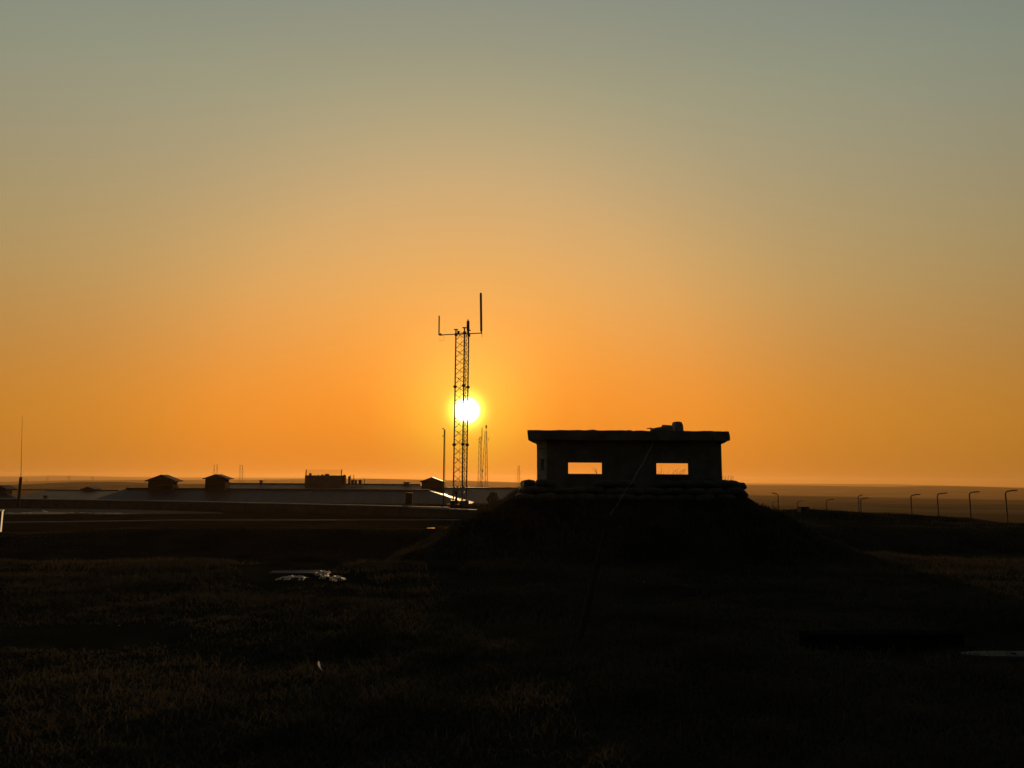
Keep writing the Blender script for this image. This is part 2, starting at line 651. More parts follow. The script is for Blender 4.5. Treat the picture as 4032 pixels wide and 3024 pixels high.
def low_wall(label, pts, zt, zb, piece, group=None):
    """dark rendered wall of bays with one pale coping stone to a bay"""
    t_ = thing('low_wall', label, 'wall', (pts[0].x, pts[0].y, zb), group)
    for i in range(len(pts) - 1):
        p, q_ = pts[i], pts[i + 1]
        n = max(1, int((q_ - p).length / piece))
        d = (q_ - p).normalized()
        nn = Vector((-d.y, d.x, 0))
        mb = MB()
        mb.hexa([(p.x, p.y, zb), (q_.x, q_.y, zb), (q_.x + nn.x * .25, q_.y + nn.y * .25, zb), (p.x + nn.x * .25, p.y + nn.y * .25, zb)],
                [(p.x, p.y, zt - .07), (q_.x, q_.y, zt - .07), (q_.x + nn.x * .25, q_.y + nn.y * .25, zt - .07), (p.x + nn.x * .25, p.y + nn.y * .25, zt - .07)])
        obj('wall_face', mb, M_wallb, t_)
        L = (q_ - p).length / n
        for k in range(n):
            c = p + d * (L * (k + .5)) + nn * .125
            mb = MB()
            mb.box((c.x, c.y, zt - .034 + random.uniform(-.006, .006)), (L - .02, .36, .07), Matrix(((d.x, nn.x, 0), (d.y, nn.y, 0), (0, 0, 1))))
            obj('coping', mb, M_coping, t_)
            if random.random() < .45:     # buttress pier in the bay
                c2 = p + d * (L * (k + .08)) - nn * .06
                mb = MB()
                mb.box((c2.x, c2.y, (zt - .08 + zb) / 2), (.35, .12, zt - .08 - zb - .004), Matrix(((d.x, nn.x, 0), (d.y, nn.y, 0), (0, 0, 1))))
                obj('pier', mb, M_wallb, t_)
    return t_


ZT = -.47
low_wall('long low wall with a pale coping in front of the grey roofs', [G(px, py, ZT) for px, py in ((-320, 1958), (0, 1962), (420, 1968), (830, 1975), (1200, 1983), (1560, 1991.5), (1765, 1996.5))],
         ZT, -1.7, 2.6)
low_wall('shorter low wall with a pale coping in front of the tower bank', [G(px, py, -.56) for px, py in ((1590, 1996.5), (1750, 2002), (1920, 2008.5))], -.56, -1.7, 2.0)


# ------------------------------------------------------------------ long low buildings
def hip_roof(t_, x0, x1, ye, yr, ze, zr, hip0, hip1, m, thick=.12):
    """roof with its eave at y=ye, ridge at y=yr, mirrored behind; hips run in by hip0 / hip1"""
    yb = 2 * yr - ye
    mb = MB()
    vs = [(x0, ye, ze), (x1, ye, ze), (x1, yb, ze), (x0, yb, ze), (x0 + hip0, yr, zr), (x1 - hip1, yr, zr)]
    lo = [(v[0], v[1], v[2] - thick) for v in vs[:4]]
    mb.add(vs + lo, [(0, 1, 5, 4), (1, 2, 5), (2, 3, 4, 5), (3, 0, 4), (0, 6, 7, 1), (1, 7, 8, 2), (2, 8, 9, 3), (3, 9, 6, 0), (9, 8, 7, 6)])
    r = obj('roof', mb, m, t_)
    return r


def standing_seams(par, x0, x1, ye, yr, ze, zr, step, m):
    mb = MB()
    n = int((x1 - x0) / step)
    for k in range(n):
        x = x0 + (k + .5) * step
        mb.hexa([(x, ye, ze), (x + .05, ye, ze), (x + .05, yr, zr), (x, yr, zr)], [(x, ye, ze + .016), (x + .05, ye, ze + .016), (x + .05, yr, zr + .016), (x, yr, zr + .016)])
    o = obj('roof_seams', mb, m, par)
    tag(o, kind='stuff')


def cupola(par, pxl, pxr, wl, wr, y_apex, y_eave, y_bot, D, depth=3.0, opening=None):
    """gabled roof vent house: side walls, front and back gable walls, two roof slopes"""
    a = P((pxl + pxr) / 2, y_apex, D)
    e = P(pxl, y_eave, D)
    e2 = P(pxr, y_eave, D)
    b0 = P(wl, y_bot, D)
    b1 = P(wr, y_bot, D)
    xm = (e.x + e2.x) / 2
    ze = (e.z + e2.z) / 2
    za = a.z
    zb = min(b0.z, b1.z) - .9
    y0, y1 = D, D + depth
    x0, x1 = b0.x, b1.x
    slope = (za - ze) / (e2.x - xm)
    zw0 = za - slope * (xm - x0) - .08
    zw1 = za - slope * (x1 - xm) - .08
    c = obj('cupola', MB().box(((x0 + x1) / 2, (y0 + y1) / 2, zb + .05), (x1 - x0 - .02, depth - .02, .1)), M_hole, par)
    th = .12
    mb = MB()
    mb.hexa([(x0, y0, zb), (x0 + th, y0, zb), (x0 + th, y1, zb), (x0, y1, zb)], [(x0, y0, zw0), (x0 + th, y0, zw0), (x0 + th, y1, zw0), (x0, y1, zw0)])
    obj('side_wall', mb, M_paint_dark, c)
    mb = MB()
    if opening:
        zo0, zo1 = P(wr, opening[1], D).z, P(wr, opening[0], D).z
        mb.hexa([(x1 - th, y0, zb), (x1, y0, zb), (x1, y1, zb), (x1 - th, y1, zb)], [(x1 - th, y0, zo0), (x1, y0, zo0), (x1, y1, zo0), (x1 - th, y1, zo0)])
        mb.hexa([(x1 - th, y0, zo1), (x1, y0, zo1), (x1, y1, zo1), (x1 - th, y1, zo1)], [(x1 - th, y0, zw1), (x1, y0, zw1), (x1, y1, zw1), (x1 - th, y1, zw1)])
    else:
        mb.hexa([(x1 - th, y0, zb), (x1, y0, zb), (x1, y1, zb), (x1 - th, y1, zb)], [(x1 - th, y0, zw1), (x1, y0, zw1), (x1, y1, zw1), (x1 - th, y1, zw1)])
    obj('side_wall', mb, M_paint_dark, c)
    for yy in (y0 + .02, y1 - th - .02):
        mb = MB()
        pts = [(x0 + th + .003, zb), (x1 - th - .003, zb), (x1 - th - .003, zw1 + .02), (xm, za - .1), (x0 + th + .003, zw0 + .02)]
        n = len(pts)
        mb.add([(p[0], yy, p[1]) for p in pts] + [(p[0], yy + th, p[1]) for p in pts],
               [tuple(range(n)), tuple(range(2 * n - 1, n - 1, -1))] + [(i, n + i, n + (i + 1) % n, (i + 1) % n) for i in range(n)])
        obj('gable_wall', mb, M_paint_dark, c)
    # louvre boards on the front gable
    for k in range(4):
        z = zb + .95 + k * (ze - zb - 1.0) / 4
        mb = MB()
        mb.box(((x0 + x1) / 2, y0 - .02, z), ((x1 - x0) * .8, .05, .1), Matrix.Rotation(.5, 3, 'X'))
        obj('louvre', mb, M_paint_dark, c)
    ov = .22
    for s, ex in ((-1, e.x), (1, e2.x)):
        mb = MB()
        t2 = .09
        A = [(xm, y0 - ov, za), (ex, y0 - ov, ze), (ex, y1 + ov, ze), (xm, y1 + ov, za)]
        B = [(p[0], p[1], p[2] - t2) for p in A]
        if s > 0:
            mb.hexa([B[0], B[1], B[2], B[3]], [A[0], A[1], A[2], A[3]])
        else:
            mb.hexa([B[1], B[0], B[3], B[2]], [A[1], A[0], A[3], A[2]])
        obj('cupola_roof', mb, M_roof, c)
    # pale gable board under the apex
    mb = MB()
    mb.add([(xm, y0 - .06, za - .16), (xm + (x1 - xm) * .72, y0 - .06, za - .16 - slope * (x1 - xm) * .72), (xm - (xm - x0) * .72, y0 - .06, za - .16 - slope * (xm - x0) * .72),
            (xm, y0 - .01, za - .16), (xm + (x1 - xm) * .72, y0 - .01, za - .16 - slope * (x1 - xm) * .72), (xm - (xm - x0) * .72, y0 - .01, za - .16 - slope * (xm - x0) * .72)],
           [(0, 2, 1), (3, 4, 5), (0, 1, 4, 3), (1, 2, 5, 4), (2, 0, 3, 5)])
    obj('gable_board', mb, M_wallb, c)
    return c


def body(t_, x0, x1, y0, y1, z0, z1):
    obj('wall', MB().box(((x0 + x1) / 2, (y0 + y1) / 2, (z0 + z1) / 2), (x1 - x0, y1 - y0, z1 - z0)), M_wallb, t_)


def building(label, eaveL, eaveR, ridgeL, ridgeR, De, Dr, m, base):
    """eave/ridge given as photo pixels at the depths of the eave and of the ridge"""
    a, b = P(*eaveL, De), P(*eaveR, De)
    c, d = P(*ridgeL, Dr), P(*ridgeR, Dr)
    ze, zr = (a.z + b.z) / 2, (c.z + d.z) / 2
    x0, x1 = a.x, b.x
    t_ = thing('long_building', label, 'building', ((x0 + x1) / 2, De, base))
    hip_roof(t_, x0, x1, De, Dr, ze, zr, max(c.x - x0, 0), max(x1 - d.x, 0), m)
    body(t_, x0 + .5, x1 - .5, De + .5, 2 * Dr - De - .5, base - .5, ze - .14)
    standing_seams(t_, c.x + .3, d.x - .3, De + .05, Dr - .1, ze + .01, zr, .9, m)
    mb = MB()
    mb.box(((c.x + d.x) / 2, Dr, zr + .05), (d.x - c.x, .5, .14))
    obj('ridge_cap', mb, M_paint_dark, t_)
    mb = MB()
    mb.box(((x0 + x1) / 2, De - .08, ze - .02), (x1 - x0, .14, .12))
    obj('gutter', mb, M_roof2, t_)
    return t_, ze, zr


bl_main, ze1, zr1 = building('long grey metal roof with hipped ends and three vent houses behind the low wall', (340, 1976), (1851, 1987), (500, 1924), (1690, 1931), 86, 90.5, M_roof, -4.1)
bl_back, _, _ = building('far grey roof with a rooftop plant room and railings, behind the long hipped roof', (760, 1945), (1760, 1950), (905, 1904), (1655, 1909), 107, 115, M_roof2, -5)
bl_left, _, _ = building('long grey roof with one small vent house beyond the whip antenna', (-40, 1978), (520, 1981), (20, 1930), (465, 1931), 98, 110, M_roof2, -4.6)
bl_edge, _, _ = building('hipped roof end poking into the picture at its left edge', (-900, 1962), (72, 1962), (-850, 1936), (22, 1943), 79, 80.3, M_roof, -4.1)
bl_right, _, _ = building('long grey roof between the lattice tower and the bunker mound', (1690, 1981), (2450, 1986), (1740, 1920), (2400, 1926), 112, 120, M_roof2, -5)

cupola(bl_main, 572, 697, 582, 680, 1869, 1893, 1922, 89.6, depth=1.5, opening=(1899, 1911))
cupola(bl_main, 800, 900, 807, 886, 1867, 1884, 1916, 89.6, depth=1.5, opening=(1889, 1899))
cupola(bl_back, 1653, 1748, 1660, 1743, 1878.5, 1896, 1930, 112, depth=1.9, opening=(1900, 1910))
cupola(bl_left, 319, 374, 328, 366, 1915.5, 1925.5, 1933, 109, depth=1.5, opening=(1926, 1930))
cupola(bl_edge, -28, 32, -18, 18, 1910, 1924.5, 1944, 80.2, depth=1.2)

# rooftop plant room
D = 113
c0, c1 = P(1201, 1871, D), P(1346, 1873, D)
plant = obj('plant_room', MB().box(((c0.x + c1.x) / 2, D + 1.5, (c0.z + .2) / 2), (c1.x - c0.x, 3.0, c0.z - .2)), M_wallb, bl_back)
for px in (1205, 1345):
    p = P(px, 1849, D)
    obj('rail_post', MB().box((p.x, D + .1, (p.z + c0.z) / 2), (.13, .13, p.z - c0.z)), M_steel, plant)
pz = P(1205, 1849, D).z
for k in range(5):
    z = c0.z + (pz - c0.z) * (k + .6) / 5.0
    obj('rail_wire', MB().tube((c0.x + .15, D + .1, z), (c1.x - .05, D + .1, z), .015, n=4), M_wire, plant)
for px, py, w in ((1222, 1863, 10), (1253, 1869, 3), (1270, 1868, 10), (1288, 1866, 17)):
    p, q_ = P(px, py, D + .8), P(px, py, D + .8)
    h = p.z - c0.z
    ww = w / 2912 * D
    mb = MB()
    mb.box((p.x, D + .8, c0.z + h * .4), (ww * .8, ww * .8 if ww > .2 else .2, h * .8 - .004))
    mb.box((p.x, D + .8, c0.z + h * .9), (ww * 1.05, ww * .9 if ww > .2 else .22, h * .2))
    obj('roof_vent', mb, M_paint_dark, plant)


def roof_box(par, px0, px1, y0, y1, D, m=None, name='roof_vent', cap=True):
    a, b = P(px0, y0, D), P(px1, y1, D)
    mb = MB()
    h = a.z - b.z
    w = b.x - a.x
    mb.box(((a.x + b.x) / 2, D + w / 2, b.z + h * .35 - .1), (w * (.7 if cap else 1), w * .7, h * .7 + .2))
    mb.box(((a.x + b.x) / 2, D + w / 2, b.z + h * .85 + .002), (w, w * .9, h * .3))
    return obj(name, mb, m or M_paint_dark, par)


for px0, px1, y0, y1 in ((1352, 1358, 1869, 1903), (1371, 1379, 1875, 1903), (1382, 1393, 1889, 1903), (1396, 1404, 1890, 1904), (1411, 1422, 1889.5, 1904), (1349, 1357, 1876, 1903)):
    roof_box(bl_back, px0, px1, y0, y1, 113.5, cap=False, name='roof_unit')
for px, py in ((1379.5, 1870), (1393, 1869), (1434.5, 1883)):
    a, b = P(px, py, 113.2), P(px, 1906, 113.2)
    obj('roof_pole', MB().tube(b, a, .05, n=6), M_steel, bl_back)
roof_box(bl_back, 1020, 1032, 1891, 1903, 114)
roof_box(bl_back, 1587, 1611, 1898, 1910, 114)
roof_box(bl_left, 169, 181, 1951, 1964, 100)
roof_box(bl_main, 641, 648, 1966, 1974, 87)


# ------------------------------------------------------------------ lattice tower
TD = 63.5
base_c = P(1813, 1984, TD)
s_x = [-.628, .168, .473]
s_y = [.196, -.636, .457]
lean = P(1821, 1297, TD).x - base_c.x
topz = P(1821, 1297, TD).z
tower = thing('lattice_tower', 'tall three legged lattice tower carrying antennas, in front of the sun', 'tower', (base_c.x, TD, base_c.z))


def leg_at(i, z):
    f = (z - base_c.z) / (topz - base_c.z)
    return Vector((base_c.x + s_x[i], TD + s_y[i], z))


for i in range(3):
    obj('leg', MB().tube(leg_at(i, base_c.z - .3), leg_at(i, topz), .06, n=8), M_steel, tower)
    obj('cap_plate', MB().box(leg_at(i, topz + .02), (.34, .34, .045)), M_steel, tower)
    obj('base_plate', MB().box(leg_at(i, base_c.z + .03), (.4, .4, .5)), M_concrete, tower)
sec = (topz - base_c.z) / 3
for k in (1, 2):
    z = base_c.z + sec * k
    for i in range(3):
        p = leg_at(i, z)
        mb = MB()
        mb.path([p + Vector((0, 0, -.13)), p + Vector((0, 0, -.05)), p + Vector((0, 0, .05)), p + Vector((0, 0, .13))], [.08, .16, .16, .08], 10)
        obj('flange', mb, M_steel, tower)
# X bracing, panel by panel on each face
npan = 19
ph = (topz - base_c.z - .4) / npan
for (i, j, rr) in ((0, 1, .021), (1, 2, .02), (0, 2, .010)):
    for k in range(npan):
        z0 = base_c.z + .2 + k * ph + ph * .09
        z1 = base_c.z + .2 + (k + 1) * ph - ph * .09
        mb = MB()
        mb.tube(leg_at(i, z0), leg_at(j, z1), rr, n=4)
        if rr > .01:
            mb.tube(leg_at(i, z1), leg_at(j, z0), rr, n=4)
        obj('brace', mb, M_steel, tower)
        if k % 3 == 1 and (i, j) == (0, 1):
            pm = (leg_at(i, (z0 + z1) / 2) + leg_at(j, (z0 + z1) / 2)) / 2 + Vector((-.08, 0, .1))
            obj('junction_box', MB().box(pm, (.11, .08, .09)), M_paint_dark, tower)
    for k in range(npan):
        if (i, j) == (1, 2):
            z0 = base_c.z + .2 + k * ph
            pm = leg_at(1, z0) * .5 + leg_at(2, z0) * .5
            obj('cable_clamp', MB().box(pm, (.09, .1, .08)), M_paint_dark, tower)
# cable ladder inside the tower
lx = base_c.x + .02
mb = MB()
for dx in (-.17, .17):
    mb.tube((lx + dx, TD + .1, base_c.z + .3), (lx + dx, TD + .1, topz - .3), .008, n=4)
for k in range(20):
    z = base_c.z + .4 + k * .75
    if z < topz - .4:
        mb.tube((lx - .17, TD + .1, z), (lx + .17, TD + .1, z), .008, n=4)
obj('ladder', mb, M_steel, tower)
mb = MB()
for o_ in (0, .03, -.03):
    mb.tube(leg_at(1, base_c.z + .2) + Vector((.13 + o_, .45, 0)), leg_at(1, topz - .2) + Vector((.13 + o_, .45, 0)), .008, n=4)
obj('cable', mb, M_paint_dark, tower)
# base clutter: cable tray, equipment and brackets
a, b = P(1795, 1925, TD), P(1822, 1912, TD)
obj('cable_tray', MB().hexa([P(1787, 1942, TD), P(1826, 1924, TD), P(1826, 1924, TD) + Vector((0, .4, 0)), P(1787, 1942, TD) + Vector((0, .4, 0))],
                            [P(1787, 1934, TD), P(1826, 1916, TD), P(1826, 1916, TD) + Vector((0, .4, 0)), P(1787, 1934, TD) + Vector((0, .4, 0))]), M_steel, tower)
a, b = P(1793, 1934, TD - .6), P(1800, 1985, TD - .6)
mb = MB()
mb.box(((a.x + b.x) / 2, TD - .5, (a.z + b.z) / 2), (b.x - a.x, .2, a.z - b.z))
mb.box(((a.x + b.x) / 2, TD - .5, a.z - .15), ((b.x - a.x) * 1.5, .24, .2))
obj('equipment_box', mb, M_paint_dark, tower)
a, b = P(1776, 1972, TD - .7), P(1794, 1990, TD - .7)
mb = MB()
mb.box(((a.x + b.x) / 2, TD - .8, (a.z + b.z) / 2), (b.x - a.x, .4, a.z - b.z))
mb.box(((a.x + b.x) / 2, TD - .8, a.z + .03), ((b.x - a.x) * 1.15, .46, .06))
obj('equipment_box', mb, M_paint_dark, tower)
# cross arm and antennas
yb_ = TD - .1
a, b = P(1728, 1319, yb_), P(1897, 1311.5, yb_)
obj('cross_arm', MB().tube(a, b, .045, n=8), M_steel, tower)
for i in range(3):
    p = leg_at(i, P(1810, 1316, TD).z)
    obj('arm_clamp', MB().box(p + Vector((0.02, 0, 0)), (.24, .22, .22)), M_steel, tower)


def rod(px0, y0, px1, y1, w, name, tip=None):
    a, b = P(px0, y0, yb_), P(px1, y1, yb_)
    r = w / 2912 * yb_ / 2
    mb = MB()
    mb.path([a, a + (b - a) * .02, a + (b - a) * .97, b], [r * .8, r, r, r * .7], 10)
    return obj(name, mb, M_antenna, tower)


an1 = rod(1728.5, 1320, 1729.3, 1243, 5.2, 'antenna')
obj('bracket', MB().box(P(1735, 1317, yb_), (.13, .1, .2)), M_steel, an1)
an2 = rod(1895, 1305, 1893.2, 1153, 9.0, 'antenna')
obj('bracket', MB().tube(P(1895.5, 1304, yb_), P(1895.5, 1315, yb_), .06, n=6), M_steel, an2)
a, b = P(1843, 1302, TD + .3), P(1843, 1262, TD + .3)
mb = MB()
mb.path([P(1843, 1316, TD + .3), P(1843, 1303, TD + .3), a + Vector((0, 0, .02)), b + Vector((0, 0, -.12)), b], [.09, .09, .13, .13, .08], 12)
dr = obj('drum_antenna', mb, M_antenna, tower)
mb = MB()
rc = P(1843, 1262, TD + .3)
ring_pts = [rc + Vector((.06 * math.sin(t_), 0, .03 + .07 * (1 - math.cos(t_)) / 1.2)) for t_ in np.linspace(0, 2 * math.pi, 12)]
mb.path(ring_pts, .014, 5)
obj('lifting_eye', mb, M_steel, dr)
mb = MB()
cc = P(1739, 1331, yb_)
mb.path([cc + Vector((.23 * math.sin(t_), 0, .24 * math.cos(t_))) for t_ in np.linspace(-.9, 4.6, 18)], .009, 4)
obj('cable_loop', mb, M_paint_dark, tower)
cc = P(1898, 1321, yb_)
mb = MB()
mb.path([cc + Vector((.06 * math.sin(t_), 0, .12 * math.cos(t_))) for t_ in np.linspace(-.6, 5.6, 14)], .009, 4)
obj('cable_loop', mb, M_paint_dark, tower)
for sgn in (1, -1):
    mb = MB()
    p0 = leg_at(0, topz - .45)
    mb.path([p0, p0 + Vector((.25, .1, .35 * sgn * .6 + .1)), p0 + Vector((.42, 0, .25)), p0 + Vector((.62, -.3, -.1 * sgn)), leg_at(1, topz - .6)], .014, 5)
    obj('cable', mb, M_paint_dark, tower)
obj('lamp_head', MB().box(P(1805, 1310, TD - .1), (.2, .2, .3)), M_paint_dark, tower)

# ------------------------------------------------------------------ slim pole left of the tower
D = 60.0
pb, pt = P(1745.5, 2006, D), P(1749.5, 1690, D)
pole = thing('slim_pole', 'slim tall pole standing just left of the lattice tower', 'pole', (pb.x, D, H(pb.x, D)))
obj('shaft', MB().tube((pb.x, D, H(pb.x, D) - .2), pt, .058, .045, 8), M_paint_dark, pole)
obj('shaft_sleeve', MB().tube(P(1751.5, 1990, D), P(1753, 1692, D), .018, n=5), M_paint_dark, pole)
obj('bracket', MB().box(P(1744.5, 1688, D), (.13, .1, .07)), M_paint_dark, pole)
obj('bracket', MB().box(P(1744.5, 1717, D), (.13, .1, .05)), M_paint_dark, pole)

# ------------------------------------------------------------------ whip antenna at the left
D = 66.0
wb = P(77, 1970, D)
whip = thing('whip_antenna', 'thin whip antenna on a thick dark post by the left edge', 'antenna', (wb.x, D, ZT - .4))
p1 = P(79, 1879, D)
obj('post', MB().box(((wb.x + p1.x) / 2, D, (p1.z + wb.z) / 2 - .3), (.165, .165, p1.z - wb.z + .6)), M_paint_dark, whip)
obj('whip', MB().path([P(81.5, 1890, D), P(82.5, 1878, D), P(85, 1760, D), P(88, 1638, D)], [.03, .03, .018, .01], 6), M_paint_dark, whip)
obj('tuning_box', MB().box(P(80.5, 1918, D) + Vector((.03, -.1, 0)), (.14, .12, .4)), M_paint_dark, whip)

# ------------------------------------------------------------------ far masts
def far_mast(label, D, L0, L1, R0, R1_, ybase, group):
    """three legged tapering mast; L0/R0 base pixels, L1/R1 top pixels (x, y)"""
    a0, a1 = P(L0, ybase, D), P(L1[0], L1[1], D)
    b0, b1 = P(R0, ybase, D), P(R1_[0], R1_[1], D)
    zt = a1.z
    w0, w1 = b0.x - a0.x, b1.x - a1.x
    zb = H((a0.x + b0.x) / 2, D) - .3
    t_ = thing('radio_mast', label, 'mast', ((a0.x + b0.x) / 2, D, zb), group)
    sl = (zt - a0.z)

    def at(i, z):
        f = (z - a0.z) / sl
        xl = a0.x + (a1.x - a0.x) * f
        xr = b0.x + (b1.x - b0.x) * f
        w = xr - xl
        return Vector(((xl, D, z), (xr, D, z), (xl + w * .6, D + w * .87, z))[i])
    for i in range(3):
        obj('leg', MB().tube(at(i, zb), at(i, zt), .12, .1, 6), M_steel, t_)
    n = 22
    for (i, j) in ((0, 1), (1, 2), (0, 2)):
        mb = MB()
        for k in range(n):
            z0 = zb + (zt - zb) * k / n
            z1 = zb + (zt - zb) * (k + 1) / n
            mb.tube(at(i if k % 2 else j, z0), at(j if k % 2 else i, z1), .04, n=4, caps=False)
            mb.tube(at(i, z1), at(j, z1), .03, n=4, caps=False)
        tag(obj('bracing', mb, M_steel, t_), kind='stuff')
    return t_, at


m1, at1 = far_mast('far lattice mast with a rod antenna, the shorter one right of the tower', 420, 1881.5, (1886.5, 1719), 1897.5, (1896.8, 1719), 1909, 'far masts')
obj('antenna', MB().path([P(1897.5, 1735, 420), P(1898, 1683, 420)], [.2, .17], 8), M_antenna, m1)
obj('arm', MB().tube(P(1874, 1731, 420), P(1887, 1731, 420), .04, n=4), M_steel, m1)
for yy in (1727, 1742):
    obj('antenna_panel', MB().box(P(1888, yy, 419.8), (.4, .4, .5)), M_antenna, m1)
m2, at2 = far_mast('far lattice mast with a drum on its top, the taller one right of the tower', 400, 1896.5, (1909.5, 1699), 1920.8, (1917, 1699), 1912, 'far masts')
obj('antenna', MB().path([P(1914.2, 1699, 400), P(1914.5, 1686, 400), P(1914.5, 1685, 400), P(1914.5, 1676, 400), P(1914.5, 1674, 400), P(1914.8, 1670, 400)], [.12, .12, .42, .45, .1, .05], 8), M_antenna, m2)
obj('arm', MB().tube(P(1912, 1725, 400), P(1934, 1724, 400), .05, n=4), M_steel, m2)
obj('antenna_panel', MB().box(P(1924, 1731, 400), (.3, .3, .6)), M_antenna, m2)
obj('arm', MB().tube(P(1900, 1701, 400), P(1910, 1699.5, 400), .04, n=4), M_steel, m2)
obj('equipment_box', MB().box(P(1898, 1854, 399.5), (.6, .5, .7)), M_antenna, m2)

for px, yt, yb, D, lab in ((843.5, 1830, 1872, 800, 'thin far twin mast left one, above the second vent house'), (855, 1828, 1872, 800, 'thin far twin mast right one, above the second vent house'),
                           (945.5, 1831, 1890, 800, 'thin far mast, left one of the pair right of the second vent house'), (955, 1832, 1890, 800, 'thin far mast, right one of the pair right of the second vent house'),
                           (2039.5, 1834, 1902, 820, 'thin far mast left one of the pair beside the bunker mound'), (2045.5, 1833, 1902, 820, 'thin far mast right one of the pair beside the bunker mound')):
    a, b = P(px, yb, D), P(px, yt, D)
    zb = min(H(a.x, D), a.z - 4)
    t_ = thing('guyed_mast', lab, 'mast', (a.x, D, zb), 'thin guyed masts on the skyline')
    obj('mast_tube', MB().tube((a.x, D, zb), b, .26, .2, 6), M_steel, t_)
    obj('cross_piece', MB().tube(b + Vector((-.9, 0, -.5)), b + Vector((.9, 0, -.5)), .1, n=4), M_steel, t_)
    for s in (-1, 1):
        obj('guy_wire', MB().tube((a.x + s * 4.5, D, zb), b + Vector((0, 0, -1.5)), .035, n=4), M_wire, t_)

for n_, (px, yt, yb, w) in enumerate(((103, 1886, 1906, 7), (186, 1879, 1897, 7), (270.5, 1873.5, 1893, 8), (364, 1879, 1898, 8), (1045, 1886, 1896, 5), (1120, 1888, 1897, 5), (1530, 1889, 1902, 4))):
    D = 1900
    a, b = P(px, yb, D), P(px, yt, D)
    lab = ['first', 'second', 'third', 'fourth', 'fifth', 'sixth', 'seventh'][n_] + ' faint pylon from the left along the far hills'
    zb = a.z - 8
    t_ = thing('pylon', lab, 'pylon', (a.x, D, zb), 'faint pylons along the far hills')
    hw = w / 2912 * D / 2
    for s in (-1, 1):
        obj('leg', MB().tube((a.x + s * hw, D, zb), (a.x + s * hw * .8, D, b.z), .35, .3, 5), M_steel, t_)
    obj('cross_arm', MB().box((a.x, D, b.z - .6), (hw * 3.0, .5, .5)), M_steel, t_)
    mb = MB()
    for k in range(4):
        z0 = a.z + (b.z - a.z) * k / 4
        z1 = a.z + (b.z - a.z) * (k + 1) / 4
        mb.tube((a.x - hw, D, z0), (a.x + hw, D, z1), .14, n=4)
        mb.tube((a.x + hw, D, z0), (a.x - hw, D, z1), .14, n=4)
    obj('bracing', mb, M_steel, t_)

# ------------------------------------------------------------------ street lamps
lamps = [(3958, 1932, 4006, 97, 'hooked street lamp closest to the right edge of the photo'), (3816, 1937.5, 3858, 111, 'second hooked street lamp from the right edge'),
         (3690, 1942.5, 3731, 114, 'third hooked street lamp from the right edge'), (3586, 1948, 3624, 123, 'fourth hooked street lamp from the right edge'),
         (3388, 1962, 3421, 141, 'right hand lamp of two standing close together on the slope'), (3379, 1950, 3398, 150, 'taller left lamp of two standing close together on the slope'),
         (3254, 1967, 3283, 161, 'faint street lamp midway between the dark box and the close pair'), (3139, 1973, 3166, 179, 'faint street lamp standing just left of the dark box'),
         (3063, 1943, 3038, 140, 'street lamp with its arm to the left, nearest the bunker mound'), (3041, 1977, 3062, 240, 'small faint lamp low on the plain nearest the bunker mound')]
for px, py, pa, D, lab in lamps:
    top = P(px, py, D)
    arm = P(pa, py, D)
    L = arm.x - top.x
    s = 1 if L > 0 else -1
    g = H(top.x, D)
    t_ = thing('street_lamp', lab, 'street lamp', (top.x, D, g), 'street lamps along the road below the hill')
    r = .10
    rr = .42
    pts = [(top.x, D, g - .1), (top.x, D, g + 1.2), (top.x, D, top.z - rr - .05)]
    for k in range(1, 6):
        a_ = k / 5 * math.pi / 2
        pts.append((top.x + s * rr * (1 - math.cos(a_)), D, top.z - rr - .05 + rr * math.sin(a_)))
    pts.append((top.x + L * .55, D, top.z))
    obj('column', MB().path(pts, [r * 1.4, r, r] + [r * .85] * 5 + [r * .8], 6), M_lamp, t_)
    x0, x1 = top.x + L * .45, arm.x
    z = top.z
    mb = MB()
    ws = [(0, .08, .09), (.15, .13, .12), (.5, .18, .16), (.85, .15, .12), (1, .07, .07)]
    vs = []
    for f, w, h in ws:
        x = x0 + (x1 - x0) * f
        zz = z + .03 + .05 * f
        vs += [(x, D - w, zz - h * .6), (x, D + w, zz - h * .6), (x, D + w * .7, zz + h * .5), (x, D - w * .7, zz + h * .5)]
    fs = [(3, 2, 1, 0), (16, 17, 18, 19)]
    for k in range(4):
        o_ = k * 4
        for j in range(4):
            fs.append((o_ + j, o_ + (j + 1) % 4, o_ + 4 + (j + 1) % 4, o_ + 4 + j))
    mb.add(vs, fs)
    obj('lamp_head', mb, M_lamp, t_)

# ------------------------------------------------------------------ bunker
ANG = math.radians(-2.0)
EX = Vector((math.cos(ANG), math.sin(ANG), 0))
EY = Vector((-math.sin(ANG), math.cos(ANG), 0))
O = Vector((0.852, 18.0, 0))
RB = Matrix(((EX.x, EY.x, 0), (EX.y, EY.y, 0), (0, 0, 1)))
W, DP = 4.20, 4.1


def bl(x, y, z):
    return O + EX * x + EY * y + Vector((0, 0, z))


def bbox(mb, x0, x1, y0, y1, z0, z1):
    c = bl((x0 + x1) / 2, (y0 + y1) / 2, (z0 + z1) / 2)
    return mb.box(c, (x1 - x0, y1 - y0, z1 - z0), RB)


bunker = thing('bunker', 'squat concrete bunker with a flat slab roof and two slit openings, on a grass mound', 'bunker', O + EX * W / 2 + Vector((0, 0, 1.3)))
ZB, ZTOP = 1.15, 2.655


def to_local_x(px, y=18.05):
    p = P(px, 1840, y)
    return (p - O).dot(EX)


